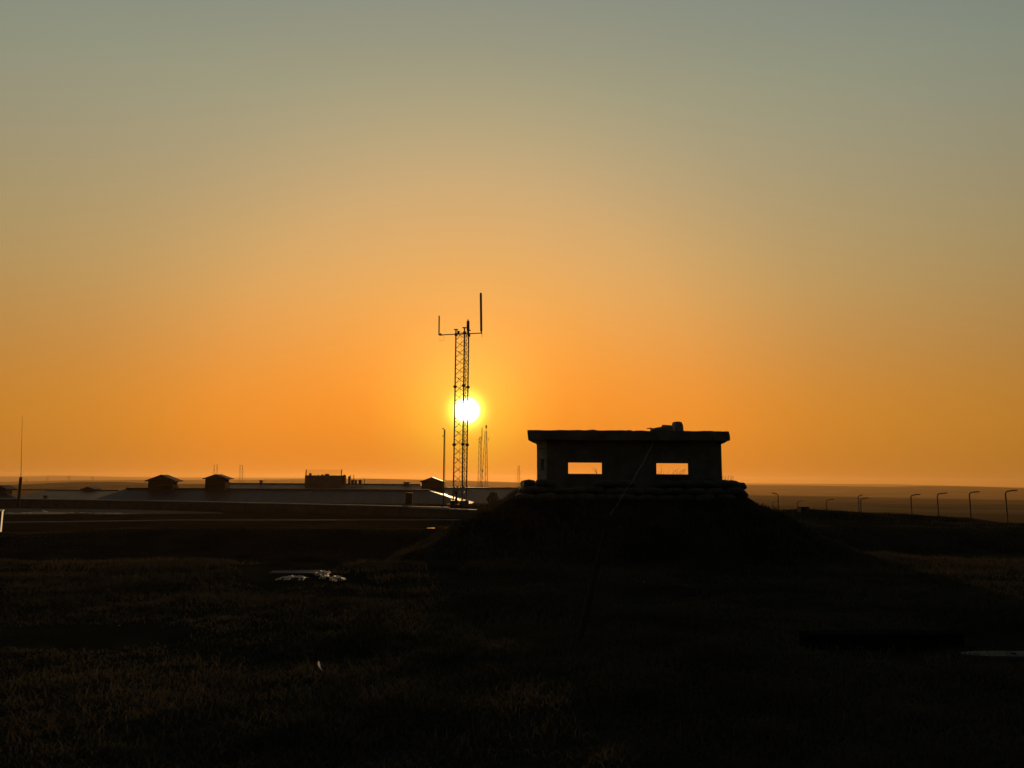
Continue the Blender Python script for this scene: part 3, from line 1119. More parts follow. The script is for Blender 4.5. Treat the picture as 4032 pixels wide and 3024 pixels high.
fx = [to_local_x(2237), to_local_x(2368), to_local_x(2581), to_local_x(2703)]
zo1 = [P(2300, 1821, 18.03).z, P(2640, 1824, 18.09).z]
zo0 = [P(2300, 1865.5, 18.03).z, P(2640, 1867.5, 18.09).z]
T = .32
CH, CD = .237, .33          # the chamfered left corner: across and back
mb = MB()
cols = [0, fx[0], fx[1], fx[2], fx[3], W]
SPL = .16                         # the slits widen towards the inside


def pier(mb, xa, xb, sa, sb):
    mb.hexa([bl(xa, 0, ZB), bl(xb, 0, ZB), bl(xb - sb, T, ZB), bl(xa + sa, T, ZB)], [bl(xa, 0, ZTOP), bl(xb, 0, ZTOP), bl(xb - sb, T, ZTOP), bl(xa + sa, T, ZTOP)])


pier(mb, cols[0], cols[1], 0, SPL)
pier(mb, cols[2], cols[3], SPL, SPL)
pier(mb, cols[4], cols[5], SPL, 0)
for k, (a, b) in enumerate(((1, 2), (3, 4))):
    bbox(mb, cols[a], cols[b], 0, T, ZB, zo0[k])
    bbox(mb, cols[a], cols[b], 0, T, zo1[k] + .10, ZTOP)
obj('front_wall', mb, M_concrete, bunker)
for k, (a, b) in enumerate(((1, 2), (3, 4))):
    mb = MB()
    bbox(mb, cols[a] - .16, cols[b] + .16, -.012, T - .01, zo1[k], zo1[k] + .12)
    obj('lintel', mb, M_concrete, bunker)
    mb = MB()
    bbox(mb, cols[a] - .05, cols[b] + .05, -.03, T - .01, zo0[k] - .07, zo0[k])
    obj('sill', mb, M_concrete, bunker)
# rear wall with one wide embrasure behind each slit
rx = [(to_local_x(2237, 22.0) - .15, to_local_x(2367, 22.0) + .2), (to_local_x(2581, 22.0) - .2, to_local_x(2701, 22.0) + .2)]
WB = rx[1][1] + .35               # the bunker widens to its rear on the right
zr0, zr1 = 1.80, 2.36
mb = MB()
y0, y1 = DP - T, DP
bbox(mb, -CH + .11, rx[0][0], y0, y1, ZB, ZTOP)
bbox(mb, rx[0][1], rx[1][0], y0, y1, ZB, ZTOP)
bbox(mb, rx[1][1], WB, y0, y1, ZB, ZTOP)
for a, b in rx:
    bbox(mb, a, b, y0, y1, ZB, zr0)
    bbox(mb, a, b, y0, y1, zr1, ZTOP)
obj('rear_wall', mb, M_concrete, bunker)
# side walls in concrete blocks, the left one with a loophole
courses = [ZB, 1.38, 1.64, 1.905, 2.18, 2.435, ZTOP]
for side_, x0, ys in (('L', -CH, CD + .24), ('R', W - .22, T + .004)):
    skew = .03 if side_ == 'L' else (WB - W) / (DP - T)
    for c in range(len(courses) - 1):
        z0, z1 = courses[c], courses[c + 1]
        y = ys
        off = .24 if c % 2 else .0
        first = True
        while y < DP - T - .01:
            L = .46
            if first and off:
                L = off
            first = False
            ye = min(y + L, DP - T - .004)
            if ye - y < .05:
                break
            mb = MB()
            j = random.uniform(-.007, .007)
            ka, kb = (skew * (y - ys), skew * (ye - ys))
            mb.hexa([bl(x0 + j + ka, y + .006, z0 + .006), bl(x0 + .22 + j + ka, y + .006, z0 + .006), bl(x0 + .22 + j + kb, ye - .006, z0 + .006), bl(x0 + j + kb, ye - .006, z0 + .006)],
                    [bl(x0 + j + ka, y + .006, z1 - .006), bl(x0 + .22 + j + ka, y + .006, z1 - .006), bl(x0 + .22 + j + kb, ye - .006, z1 - .006), bl(x0 + j + kb, ye - .006, z1 - .006)])
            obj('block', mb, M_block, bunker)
            y = ye
    mb = MB()
    ke = skew * (DP - T - ys)
    mb.hexa([bl(x0 + .02, ys, ZB), bl(x0 + .2, ys, ZB), bl(x0 + .2 + ke, DP - T - .004, ZB), bl(x0 + .02 + ke, DP - T - .004, ZB)],
            [bl(x0 + .02, ys, ZTOP - .002), bl(x0 + .2, ys, ZTOP - .002), bl(x0 + .2 + ke, DP - T - .004, ZTOP - .002), bl(x0 + .02 + ke, DP - T - .004, ZTOP - .002)])
    obj('mortar', mb, M_concrete, bunker)


def corner_piece(t0, t1, z0, z1, out, thick, m, name):
    # a length t0..t1 of the chamfer, from the front corner (0,0) back to (-CH, CD)
    L = math.hypot(CH, CD)
    d = Vector((-CH / L, CD / L))
    n = Vector((-CD / L, -CH / L))
    q_ = [d * t0 + n * out, d * t0 - n * thick, d * t1 - n * thick, d * t1 + n * out]
    mb = MB()
    mb.hexa([bl(p.x, p.y, z0) for p in q_], [bl(p.x, p.y, z1) for p in q_])
    return obj(name, mb, m, bunker)


CL = math.hypot(CH, CD)
for c in range(len(courses) - 1):
    z0, z1 = courses[c] + .007, courses[c + 1] - .007
    if c == 3:
        spans = ((.0, .115), (.235, CL + .2))
    elif c == 1:
        spans = ((.0, .2), (.212, CL + .2))
    else:
        spans = ((.0, CL + .2),)
    for t0, t1 in spans:
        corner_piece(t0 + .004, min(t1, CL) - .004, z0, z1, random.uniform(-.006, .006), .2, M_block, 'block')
    if c != 3:
        corner_piece(.01, CL - .01, courses[c] - .001, courses[c + 1] + .001, -.02, .16, M_concrete, 'mortar')
bbox_ = MB()
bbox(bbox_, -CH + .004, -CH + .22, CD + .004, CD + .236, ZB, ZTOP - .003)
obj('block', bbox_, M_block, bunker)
# interior floor slab
mb = MB()
bbox(mb, .25, W - .25, T, DP - T, ZB - .1, ZB)
obj('floor_slab', mb, M_hole, bunker)


def rough_block(name, corners_fn, nx, ny, nz, amp, m, parent, seed=0, world=None):
    """box surface grid whose corners and edges are worn by noise"""
    bm = bmesh.new()
    bmesh.ops.create_cube(bm, size=1.0)
    bmesh.ops.subdivide_edges(bm, edges=[e for e in bm.edges if abs(e.verts[0].co.x - e.verts[1].co.x) > .5], cuts=nx, use_grid_fill=True)
    bmesh.ops.subdivide_edges(bm, edges=[e for e in bm.edges if abs(e.verts[0].co.y - e.verts[1].co.y) > .5], cuts=ny, use_grid_fill=True)
    bmesh.ops.subdivide_edges(bm, edges=[e for e in bm.edges if abs(e.verts[0].co.z - e.verts[1].co.z) > .5], cuts=nz, use_grid_fill=True)
    from mathutils import noise as mn
    mb = MB()
    bm.verts.ensure_lookup_table()
    vs = []
    for v in bm.verts:
        p = corners_fn(v.co)
        on = sum(abs(abs(c) - .5) < 1e-4 for c in v.co)
        k = amp * (1.0 if on == 1 else 1.7 if on == 2 else 2.6)
        n = mn.noise_vector(p * 4.3 + Vector((seed * 7.1, 0, 0))) + mn.noise_vector(p * 13.0 + Vector((0, seed * 3.3, 0))) * .5
        q_ = p + n * k
        vs.append(q_)
    mb.add(vs, [tuple(v.index for v in f.verts) for f in bm.faces])
    bm.free()
    return obj(name, mb, m, parent)


YS = -.22
XC = (P(2115.5, 1712, 17.78) - O).dot(EX)
XL = (P(2078.5, 1712, 18.03) - O).dot(EX)
XR = (P(2872.5, 1715, 17.66) - O).dot(EX)
zt_l, zt_r = P(2130, 1692.5, 17.78).z, P(2860, 1698, 17.66).z
zb_l, zb_r = P(2130, 1732, 17.78).z, P(2860, 1735, 17.66).z


def slab_pt(c):
    f = c.x + .5
    # the second station of the grid sits on the chamfer's front corner
    f = f * 61
    x = XL + (XC - XL) * f if f <= 1 else XC + (XR - XC) * (f - 1) / 60
    g = (x - XC) / (XR - XC)
    ych = YS + max(0, (XC - x)) / max(XC - XL, .01) * .27
    y = ych + (DP + .22 - ych) * (c.y + .5)
    zt = zt_l + (zt_r - zt_l) * g
    zb = zb_l + (zb_r - zb_l) * g
    z = zb + (zt - zb) * (c.z + .5)
    if c.x > .49:
        x -= .02 * max(0, c.z) * 2
    # the left edge runs in towards the rear, the right edge out
    back = max(0.0, y - ych)
    x += back * (.10 * (1 - g) + ((WB - W) / DP - .0) * max(g, 0))
    return bl(x, y, z)


rough_block('roof_slab', slab_pt, 60, 12, 3, .009, M_concrete, bunker, 1)

# ---- stones lying on the bunker roof
def stone(name, label, cat, c, s, rot, seed, amp=.02, m=M_rock, taper=0.0, n=3, lying=None):
    c = Vector(c)
    R = Matrix.Rotation(rot[2], 3, 'Z') @ Matrix.Rotation(rot[1], 3, 'Y') @ Matrix.Rotation(rot[0], 3, 'X')

    def fn(v):
        q_ = Vector((v.x * s[0], v.y * s[1], v.z * s[2]))
        f = 1 - taper * (v.z + .5)
        cut = 1 - .25 * max(0, abs(v.x) + abs(v.y) + abs(v.z) - .95)
        return c + R @ Vector((q_.x * f * cut, q_.y * f * cut, q_.z * cut))
    o = rough_block(name, fn, n, n, n, amp, m, None, seed)
    # origin at the base of the stone
    me = o.data
    base = Vector((c.x, c.y, min(v.co.z for v in me.vertices)))
    for v in me.vertices:
        v.co -= base
    o.location = base
    return tag(o, label, cat)


RT = 17.78 + 1.2


def roof_z(px, py_front):
    return P(px, py_front, 17.8).z


zr_ = P(2640, 1696.3, 17.8).z
D = 18.6
p = P(2668, 1678, D)
zz = P(2668, 1661, D).z
stone('stone', 'upright squarish stone standing on the bunker roof', 'stone', (p.x, D, (zz + zr_) / 2 - .01), (.255, .24, zz - zr_ + .02), (0, 0, .15), 3, .014, taper=.1)
D = 18.1
p = P(2594, 1688, D)
stone('stone', 'long flat stone tilted against another on the bunker roof', 'stone', (p.x, D, p.z - .012), (.40, .28, .085), (0, -.15, .05), 5, .010)
p = P(2627, 1684.5, D)
stone('stone', 'humped stone between the flat one and the upright one on the roof', 'stone', (p.x, D + .03, p.z - .01), (.25, .26, .155), (.1, .05, .3), 8, .014, taper=.2)
mb = MB()
mb.path([P(2546, 1687, D), P(2560, 1686.5, D), P(2580, 1690, D)], [.008, .016, .018], 5)
tag(obj('stick', mb, M_timber, None, P(2560, 1688, D)), 'short stick poking out beside the flat stone on the roof', 'stick')
for px in (2335, 2480):
    p = P(px, 1694, 18.2)
    stone('stone', ('small flat chip lying on the left part of the bunker roof' if px < 2400 else 'small flat chip near the middle of the bunker roof'), 'stone', (p.x, 18.3, zr_ + .022 + (.012 if px < 2400 else 0)), (.14, .1, .035), (0, 0, .4), px, .006)

# ---- sandbag wall round the bunker
bag_bm = MB()
nu, nv = 8, 5
vs = []
for j in range(nv + 1):
    ph_ = -math.pi / 2 + math.pi * j / nv
    for i in range(nu):
        th_ = 2 * math.pi * i / nu
        def se(w, e):
            return math.copysign(abs(w) ** e, w)
        vs.append(Vector((.27 * se(math.cos(ph_), .5) * se(math.cos(th_), .5), .17 * se(math.cos(ph_), .5) * se(math.sin(th_), .6), .088 * se(math.sin(ph_), .8))))
fs = []
for j in range(nv):
    for i in range(nu):
        fs.append((j * nu + i, j * nu + (i + 1) % nu, (j + 1) * nu + (i + 1) % nu, (j + 1) * nu + i))
bag_meshes = []
for k in range(5):
    mb = MB()
    rr = random.Random(k)
    mb.add([v * rr.uniform(.93, 1.07) + Vector((rr.uniform(-.012, .012), rr.uniform(-.012, .012), rr.uniform(-.012, .012) - .03 * (abs(v.x) / .27) ** 2)) for v in vs], fs)
    bag_meshes.append(mesh_of('sandbag', mb, M_sack, smooth=True))
sb = thing('sandbag_wall', 'low wall of old sandbags heaped round the foot of the bunker', 'sandbag wall', (3.0, 17.2, 1.2))


def bag(x, y, z, a, tilt=0.0, s=1.0):
    o = bpy.data.objects.new('sandbag', random.choice(bag_meshes))
    COL.objects.link(o)
    o.parent = sb
    o.location = Vector((x, y, z)) - sb.location
    o.rotation_euler = (random.uniform(-.08, .08), tilt + random.uniform(-.08, .08), a + random.uniform(-.12, .12))
    o.scale = (s * random.uniform(.92, 1.08), s, s * random.uniform(.92, 1.1))


for c in range(3):
    z = 1.29 + c * .155
    n = 12
    for i in range(n):      # front row
        x = .35 + (c % 2) * .22 + i * .455
        if x > (0, .4, .8)[c] and x < 5.2 and not (c == 2 and i in (2, 3, 6)):
            bag(x, 17.22 + .045 * c + random.uniform(-.03, .03), z + random.uniform(-.012, .012), .02)
    for i in range(9):      # sides
        y = 17.6 + i * .5 + (c % 2) * .2
        if not (c == 2 and i > 5):
            bag(5.28 - .05 * c + random.uniform(-.03, .03), y, z + .01, math.pi / 2)
        if c < 2 or i in (1, 2, 3, 5):
            bag(.33 + .06 * c + random.uniform(-.05, .05), y, z - .02, math.pi / 2)
bag(5.22, 17.45, 1.56, .1)
bag(5.27, 17.4, 1.40, .05)
bag(5.24, 17.42, 1.25, .05)
for x, y, z in ((.36, 18.4, 1.30), (.42, 18.2, 1.46), (.42, 19.2, 1.28), (.46, 18.9, 1.52), (.32, 17.6, 1.22)):
    bag(x, y, z, random.uniform(0, 1.5))

# ---- leaning post with a wire that runs up to the bunker roof
p0 = P(2264, 2520, 7.75)
p0.z = H(p0.x, 7.75) - .08
p1 = P(2398, 2032, 8.5)
p2 = P(2574, 1739, 17.55)
mb = MB()
mb.path([p0, p0 + (p1 - p0) * .3 + Vector((.004, 0, 0)), p0 + (p1 - p0) * .65, p0 + (p1 - p0) * .97, p1], [.040, .038, .034, .028, .020], 9)
pl = obj('leaning_post', mb, M_timber, None, p0)
tag(pl, 'dark timber post leaning in the grass with a wire up to the bunker roof', 'post')
mb = MB()
ws = [p0 + (p1 - p0) * .86 + Vector((.03, -.02, 0))]
for f in np.linspace(0, 1, 14):
    ws.append(p1 + (p2 - p1) * f + Vector((.01 * math.sin(f * 23), 0, -.06 * math.sin(math.pi * f))))
mb.path(ws, [.0022] * 6 + [.0032] * 5 + [.0045] * 4, 5)
obj('wire', mb, M_wire, pl)

# ------------------------------------------------------------------ small standing things
def cabinet(name, label, cat, px0, px1, y0, y1, D, m, rot=0.0, depth=None, base_drop=.1):
    a, b = P(px0, y0, D), P(px1, y1, D)
    w, h = b.x - a.x, a.z - b.z
    d = depth or w
    cx = (a.x + b.x) / 2
    zb = b.z
    t_ = thing(name, label, cat, (cx, D, zb))
    R = rotz(rot)
    obj('cabinet_body', MB().box(Vector((cx, D, zb + h * .48 - base_drop / 2)), (w, d, h * .96 + base_drop - .004), R), m, t_)
    obj('lid', MB().box(Vector((cx, D, zb + h * .98)), (w * 1.06, d * 1.06, h * .05), R), m, t_)
    obj('door', MB().box(Vector((cx, D, 0)) + R @ Vector((0, -d / 2 - .008, 0)) + Vector((0, 0, zb + h * .48)), (w * .86, .016, h * .8), R), m, t_)
    obj('handle', MB().box(Vector((cx, D, 0)) + R @ Vector((w * .3, -d / 2 - .03, 0)) + Vector((0, 0, zb + h * .5)), (w * .05, .03, h * .12), R), M_steel, t_)
    return t_


cabinet('utility_cabinet', 'dark square box standing on the grass bank right of the bunker', 'utility box', 3145, 3179, 1994, 2026, 26.5, M_paint_dark, .1)
cabinet('utility_cabinet', 'dark upright cabinet in front of the grey roof, left of the slim pole', 'utility box', 1599, 1624, 1940, 1988, 62.5, M_paint_dark)
# white cabinet at the left edge: its sunlit side shows as a thin bright strip
a, b = P(8, 2013, 25), P(8, 2096, 25)
R = rotz(math.radians(31.0))
w, d, h = .8, .75, a.z - b.z
cen = Vector((a.x, 25, 0)) + R @ Vector((-w / 2, d / 2, 0))
wc = thing('utility_cabinet', 'white metal cabinet cut off by the left edge, one side lit by the sun', 'utility box', (cen.x, cen.y, b.z))
obj('cabinet_body', MB().box(Vector((cen.x, cen.y, b.z + h / 2 - .1)), (w, d, h + .2), R), M_white, wc)
obj('lid', MB().box(Vector((cen.x, cen.y, b.z + h + .012)), (w + .04, d + .04, .024), R), M_white, wc)
obj('door', MB().box(Vector((cen.x, cen.y, 0)) + R @ Vector((0, -d / 2 - .008, 0)) + Vector((0, 0, b.z + h / 2)), (w * .98, .016, h * .96), R), M_paint_dark, wc)  # dark colour stands for shade on the white cabinet's front
obj('handle', MB().box(Vector((cen.x, cen.y, 0)) + R @ Vector((-w * .3, -d / 2 - .03, 0)) + Vector((0, 0, b.z + h * .5)), (.03, .04, .12), R), M_steel, wc)

# shrub on the bank behind the mound
sc_ = P(1940, 1987, 62.0)
shrub = thing('shrub', 'rounded dark shrub in front of the grey roof, left of the mound', 'shrub', (sc_.x, 62, sc_.z - .1))
hs = P(1940, 1938, 62).z - sc_.z
mb = MB()
for k in range(9):
    a_ = random.uniform(0, 6.28)
    mb.path([sc_ + Vector((0, 0, -.15)), sc_ + Vector((.18 * math.cos(a_), .18 * math.sin(a_), hs * .4)), sc_ + Vector((.36 * math.cos(a_), .36 * math.sin(a_), hs * .8))], [.03, .02, .008], 5)
obj('stems', mb, M_timber, shrub)
mb = MB()
for k in range(1500):
    v = Vector((random.gauss(0, 1), random.gauss(0, 1), random.gauss(0, 1))).normalized() * random.uniform(.55, 1.0) ** .6
    if v.z < -.75:
        continue
    lump = 1 + .14 * math.sin(v.x * 7 + 1) * math.cos(v.z * 6) + .08 * math.sin(v.y * 9)
    wz = .5 + .5 * v.z
    c = sc_ + Vector((v.x * .52 * lump * (1.05 - .25 * wz), v.y * .52 * lump, hs * (.46 + .56 * v.z * lump)))
    a1_ = Vector((random.gauss(0, 1), random.gauss(0, 1), random.gauss(0, 1))).normalized()
    b1_ = a1_.orthogonal().normalized()
    s = random.uniform(.04, .075)
    mb.add([c - a1_ * s, c + b1_ * s * .5, c + a1_ * s, c - b1_ * s * .5], [(0, 1, 2, 3)])
tag(obj('foliage', mb, M_leaf, shrub), kind='stuff')

# puddles that mirror the low sky
def puddle(px0, px1, py, z, dy):
    a, b = G(px0, py, z), G(px1, py, z)
    n = 18
    c = (a + b) / 2
    w = (b.x - a.x) / 2
    pts = []
    for k in range(n):
        t_ = 2 * math.pi * k / n
        rr = 1 + .25 * math.sin(3 * t_ + px0) + .12 * math.sin(5 * t_ + 1)
        pts.append((c.x + w * math.cos(t_) * min(rr, 1.1), c.y + dy * math.sin(t_) * rr))
    mb = MB()
    mb.prism(pts, z - .12, z)
    tag(obj('puddle', mb, M_water), kind='structure')


for px0, px1, py in ((1682, 1716, 2079), (1752, 1762, 2079), (1764, 1784, 2081.5)):
    c = P((px0 + px1) / 2, py, 24.0)
    puddle(px0, px1, py, H(c.x, 24.0) + .025, .18)
for px0, px1, py in ((1732, 1743, 1984.5), (1757, 1775, 1984.5), (1796, 1813, 1985)):
    c = P((px0 + px1) / 2, py, 61.8)
    puddle(px0, px1, py, max(H(c.x, 61.8), H(c.x, 61.2), H(c.x, 62.4)) + .02, .5)

# ------------------------------------------------------------------ rubbish and oddments in the grass
D = 12.8
a, b = P(1058, 2254, 12.95), P(1240, 2264, 12.75)
gz = (a.z + b.z) / 2 - .02
d_ = (Vector((b.x, b.y, 0)) - Vector((a.x, a.y, 0)))
mb = MB()
n_ = Vector((-d_.y, d_.x, 0)).normalized() * .28
mb.hexa([(a.x, a.y, gz), (b.x, b.y, gz + .02), (b.x + n_.x, b.y + n_.y, gz + .05), (a.x + n_.x * .5, a.y + n_.y * .5, gz + .02)],
        [(a.x, a.y, gz + .02), (b.x, b.y, gz + .045), (b.x + n_.x, b.y + n_.y, gz + .07), (a.x + n_.x * .5, a.y + n_.y * .5, gz + .04)])
tag(obj('board', mb, M_board, None, (a.x, a.y, gz)), 'flat grey board lying in the grass behind the torn plastic', 'board')


def crumple(label, px0, px1, y0, y1, D, nx, ny, depth, seed, lean=.3):
    """a torn, folded sheet: jagged outline, ridges thrown up out of the grass"""
    from mathutils import noise as mn
    a, b = P(px0, y1, D), P(px1, y1, D)
    hgt_ = P(px0, y0, D).z - a.z
    g0 = max(H((a.x + b.x) / 2, D) + .02, a.z - .01)
    rr = random.Random(seed)
    idx = {}
    mb = MB()
    vs, fs = [], []
    for i in range(nx + 1):
        for j in range(ny + 1):
            u, v = i / nx, j / ny
            p = Vector((a.x + (b.x - a.x) * u, D + (v - .5) * depth, 0))
            w = mn.noise(Vector((u * 3.1 + seed, v * 2.3, seed * 1.7)))
            w2 = mn.noise(Vector((u * 9.0 + seed, v * 7.0, 3.0)))
            env = math.sin(math.pi * min(max(u, 0.02), .98)) ** .5
            fold = (.1, .9, 1.1, .95, .8, .3)[j] if j < 6 else .2
            if ny < 5:
                fold = (.1, 1.0, 1.05, .8, .3)[j]
            z = g0 + hgt_ * max(.05, env * (.75 + .45 * w + .25 * w2) * (.15 + lean * .3 + fold * .7))
            z = g0 + (z - g0) * (rr.uniform(.55, 1.2) if j else rr.uniform(-.3, 1.6))
            p += Vector((rr.uniform(-.4, .4) * (b.x - a.x) / nx, rr.uniform(-.4, .4) * depth / ny, 0))
            p.z = z
            idx[i, j] = len(vs)
            vs.append(p)
    for i in range(nx):
        for j in range(ny):
            edge = i in (0, nx - 1) or j in (0, ny - 1)
            if edge and rr.random() < .42:
                continue
            q_ = [idx[i, j], idx[i + 1, j], idx[i + 1, j + 1], idx[i, j + 1]]
            fs += [(q_[0], q_[1], q_[2]), (q_[0], q_[2], q_[3])]
    mb.add(vs, fs)
    o = obj('plastic_sheet', mb, M_plastic, None, ((a.x + b.x) / 2, D, g0))
    return tag(o, label, 'plastic sheet')


crumple('long low strip of torn white plastic, left of the rubbish in the grass', 1096, 1206, 2268, 2285, 12.2, 24, 5, .3, 3)
crumple('crumpled white plastic with an upturned pointed corner in the middle of the rubbish', 1238, 1296, 2248, 2268, 12.75, 13, 5, .3, 8, .5)
crumple('small crumpled white scrap just below the upturned plastic', 1258, 1302, 2268, 2281, 12.4, 10, 4, .22, 12)
crumple('torn white plastic scrap at the right end of the rubbish', 1300, 1358, 2263, 2283, 12.3, 14, 5, .3, 21, .4)

# round ended tread plate at the right edge
c = P(4068, 2574, 7.35)
L_, W_ = .68, .11
mb = MB()
n = 40
zt = H(c.x, 7.35) + .05
zt = c.z
pts = []
for k in range(n):
    t_ = 2 * math.pi * k / n
    ct, st = math.cos(t_), math.sin(t_)
    pts.append((c.x + L_ * math.copysign(abs(ct) ** .8, ct), c.y + W_ * 1.05 * math.copysign(abs(st) ** .7, st)))
mb.prism(pts, zt - .03, zt)
plate = obj('tread_plate', mb, M_plate, None, (c.x, c.y, zt))
tag(plate, 'pale ribbed plate with a pointed end lying in the grass by the right edge', 'plate')
mb = MB()
for k in range(46):
    x = c.x - L_ + .06 + k * (2 * L_ - .12) / 46
    e = W_ * .88 * (1 - min(1, abs(x - c.x) / L_) ** 2.6)
    mb.hexa([(x, c.y - e, zt), (x + .012, c.y - e, zt), (x + .012 + e * .25, c.y + e, zt), (x + e * .25, c.y + e, zt)],
            [(x, c.y - e, zt + .003), (x + .012, c.y - e, zt + .003), (x + .012 + e * .25, c.y + e, zt + .003), (x + e * .25, c.y + e, zt + .003)])
obj('ribs', mb, M_plate, plate)
hp = P(3991, 2577, 7.33)
mb = MB()
mb.prism([(hp.x + .022 * math.cos(k), hp.y + .03 * math.sin(k), ) for k in np.linspace(0, 2 * math.pi, 11)[:-1]], zt + .001, zt + .009)
obj('hole_disc', mb, M_hole, plate)  # raised dark disc in place of a hole, its darkness put into the colour

# near-black box standing in for the shaded far wall of a pit
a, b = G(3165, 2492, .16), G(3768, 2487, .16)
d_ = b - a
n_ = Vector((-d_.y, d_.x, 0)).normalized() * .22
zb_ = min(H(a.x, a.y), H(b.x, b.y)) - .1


def pit_box_pt(c):
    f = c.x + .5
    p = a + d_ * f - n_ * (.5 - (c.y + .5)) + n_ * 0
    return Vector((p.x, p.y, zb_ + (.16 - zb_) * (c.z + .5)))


M_pit_shade = mat('pit_shade', (0.006, 0.0055, 0.005), 0.95, col2=(0.012, 0.011, 0.01), scale=6.0, spec=0.0)  # near-black, so the pit's shade sits in the colour
o = rough_block('pit_shade_box', pit_box_pt, 14, 2, 2, .008, M_pit_shade, None, 9)
tag(o, 'long near-black box in the grass at right, standing for a shaded pit wall', 'timber')

# pale bits: feather, leaf, twigs and pebbles
f0 = P(1255, 2607, 6.9)
f1 = P(1272, 2632, 6.8)
gz = H(f1.x, f1.y)
f0.z = gz + .075
f1.z = gz + .01
mb = MB()
for k in range(7):
    pass
cv = [f0 + (f1 - f0) * t_ + Vector((-.012 * math.sin(t_ * 3.1), 0, 0)) for t_ in np.linspace(0, 1, 8)]
wv = [.003, .009, .011, .010, .008, .005, .003, .001]
vs = []
for p, w in zip(cv, wv):
    vs += [p + Vector((-w, 0, 0)), p + Vector((0, -.004, w * .3)), p + Vector((w, 0, 0))]
mb.add(vs, [f for k in range(7) for f in ((k * 3, k * 3 + 1, k * 3 + 4, k * 3 + 3), (k * 3 + 1, k * 3 + 2, k * 3 + 5, k * 3 + 4))])
tag(obj('feather', mb, M_feather, None, f1), 'small curved white feather standing in the near grass', 'feather')

for px, py, lab in ((2438, 2078, 'small pale pebble high on the front slope of the mound'), (2538, 2294, 'small pale pebble in the grass below the mound'),
                    (2172, 2500, 'pale bluish stone just left of the foot of the leaning pole'), (2632, 2810, 'small pale pebble in the near grass right of the middle'),
                    (3388, 2628, 'flat pale chip in the grass in front of the near-black pit box'), (4003, 2663, 'pale pebble in the grass below the ribbed plate'),
                    (945, 2718, 'tiny pale pebble in the near grass under the feather'), (1905, 2535, 'tiny pale pebble in the grass near the photo middle'),
                    (470, 2465, 'flat pale stone in the grass at left')):
    # march the sight line down to the ground
    d = ray(px, py)
    dd = 3.0
    while dd < 30:
        q_ = Vector((0, 0, EYE)) + d * (dd / d.y)
        if q_.z <= H(q_.x, q_.y):
            break
        dd += .05
    s = dd / 2912 * random.uniform(7, 11)
    stone('pebble', lab, 'pebble', (q_.x, q_.y, q_.z + s * .12), (s, s * .8, s * .5), (0, 0, random.uniform(0, 3)), px, s * .06, m=M_white if px in (2438, 2538, 2632, 945, 1905) else M_rock, n=2)


def twig(label, pts, D, r):
    mb = MB()
    for line in pts:
        w = []
        for px, py in line:
            p = P(px, py, D)
            g = H(p.x, D)
            p.z = max(p.z, g + .02)
            w.append(p)
        mb.path(w, [r] * (len(w) - 1) + [r * .4], 5)
    p = P(*pts[0][0], D)
    return tag(obj('twig', mb, M_straw, None, (p.x, D, H(p.x, D))), label, 'twig')


twig('forked pale twig at the foot of the leaning pole', [[(2262, 2560), (2280, 2553), (2300, 2545)], [(2276, 2555), (2268, 2548)], [(2282, 2552), (2298, 2562)]], 7.6, .007)
twig('long bent pale stalk in the grass left of the pole foot', [[(2120, 2668), (2160, 2650), (2195, 2625), (2225, 2605)], [(2115, 2665), (2105, 2640)]], 6.6, .004)

# weeds behind the bunker seen through its openings and by its right wall
def weed(label, D, stems, zbase, m=M_straw, r=.006):
    mb = MB()
    for line in stems:
        w = [P(px, py, D + .1 * k) for k, (px, py) in enumerate(line)]
        w = [Vector((w[0].x, w[0].y, zbase - .05))] + w
        mb.path(w, [r] * (len(w) - 1) + [r * .35], 4)
    p = P(*stems[0][0], D)
    return tag(obj('weed', mb, m, None, (p.x, D, zbase)), label, 'weed')


weed('dry bent weeds seen through the right opening of the bunker', 23.2,
     [[(2648, 1866), (2653, 1848)], [(2652, 1866), (2660, 1850), (2662, 1858)], [(2662, 1868), (2668, 1850), (2672, 1842)], [(2666, 1866), (2680, 1856), (2695, 1848), (2697, 1844)],
      [(2680, 1868), (2690, 1853), (2702, 1860)], [(2690, 1867), (2697, 1852), (2700, 1846)], [(2672, 1868), (2682, 1862), (2688, 1864)], [(2598, 1866), (2602, 1856)], [(2604, 1862), (2603, 1832)], [(2613, 1866), (2614, 1850)],
      [(2590, 1864), (2594, 1858)], [(2630, 1866), (2633, 1852)]], 1.35, r=.0045)
weed('thin forked weed seen through the left opening of the bunker', 23.2, [[(2349, 1865), (2343, 1856), (2331, 1840)], [(2349, 1865), (2346, 1853), (2341, 1840)], [(2350, 1866), (2350, 1852), (2347, 1843)]], 1.35, r=.005)
weed('sparse dry grass tufts against the right wall of the bunker', 18.6,
     [[(2844 + k * 5.2, 1892), (2844 + k * 5.2 + random.uniform(-4, 4), 1884 - random.uniform(0, 10)), (2844 + k * 5.2 + random.uniform(-9, 9), 1880 - random.uniform(0, 12))] for k in range(9)], 1.36, r=.004)

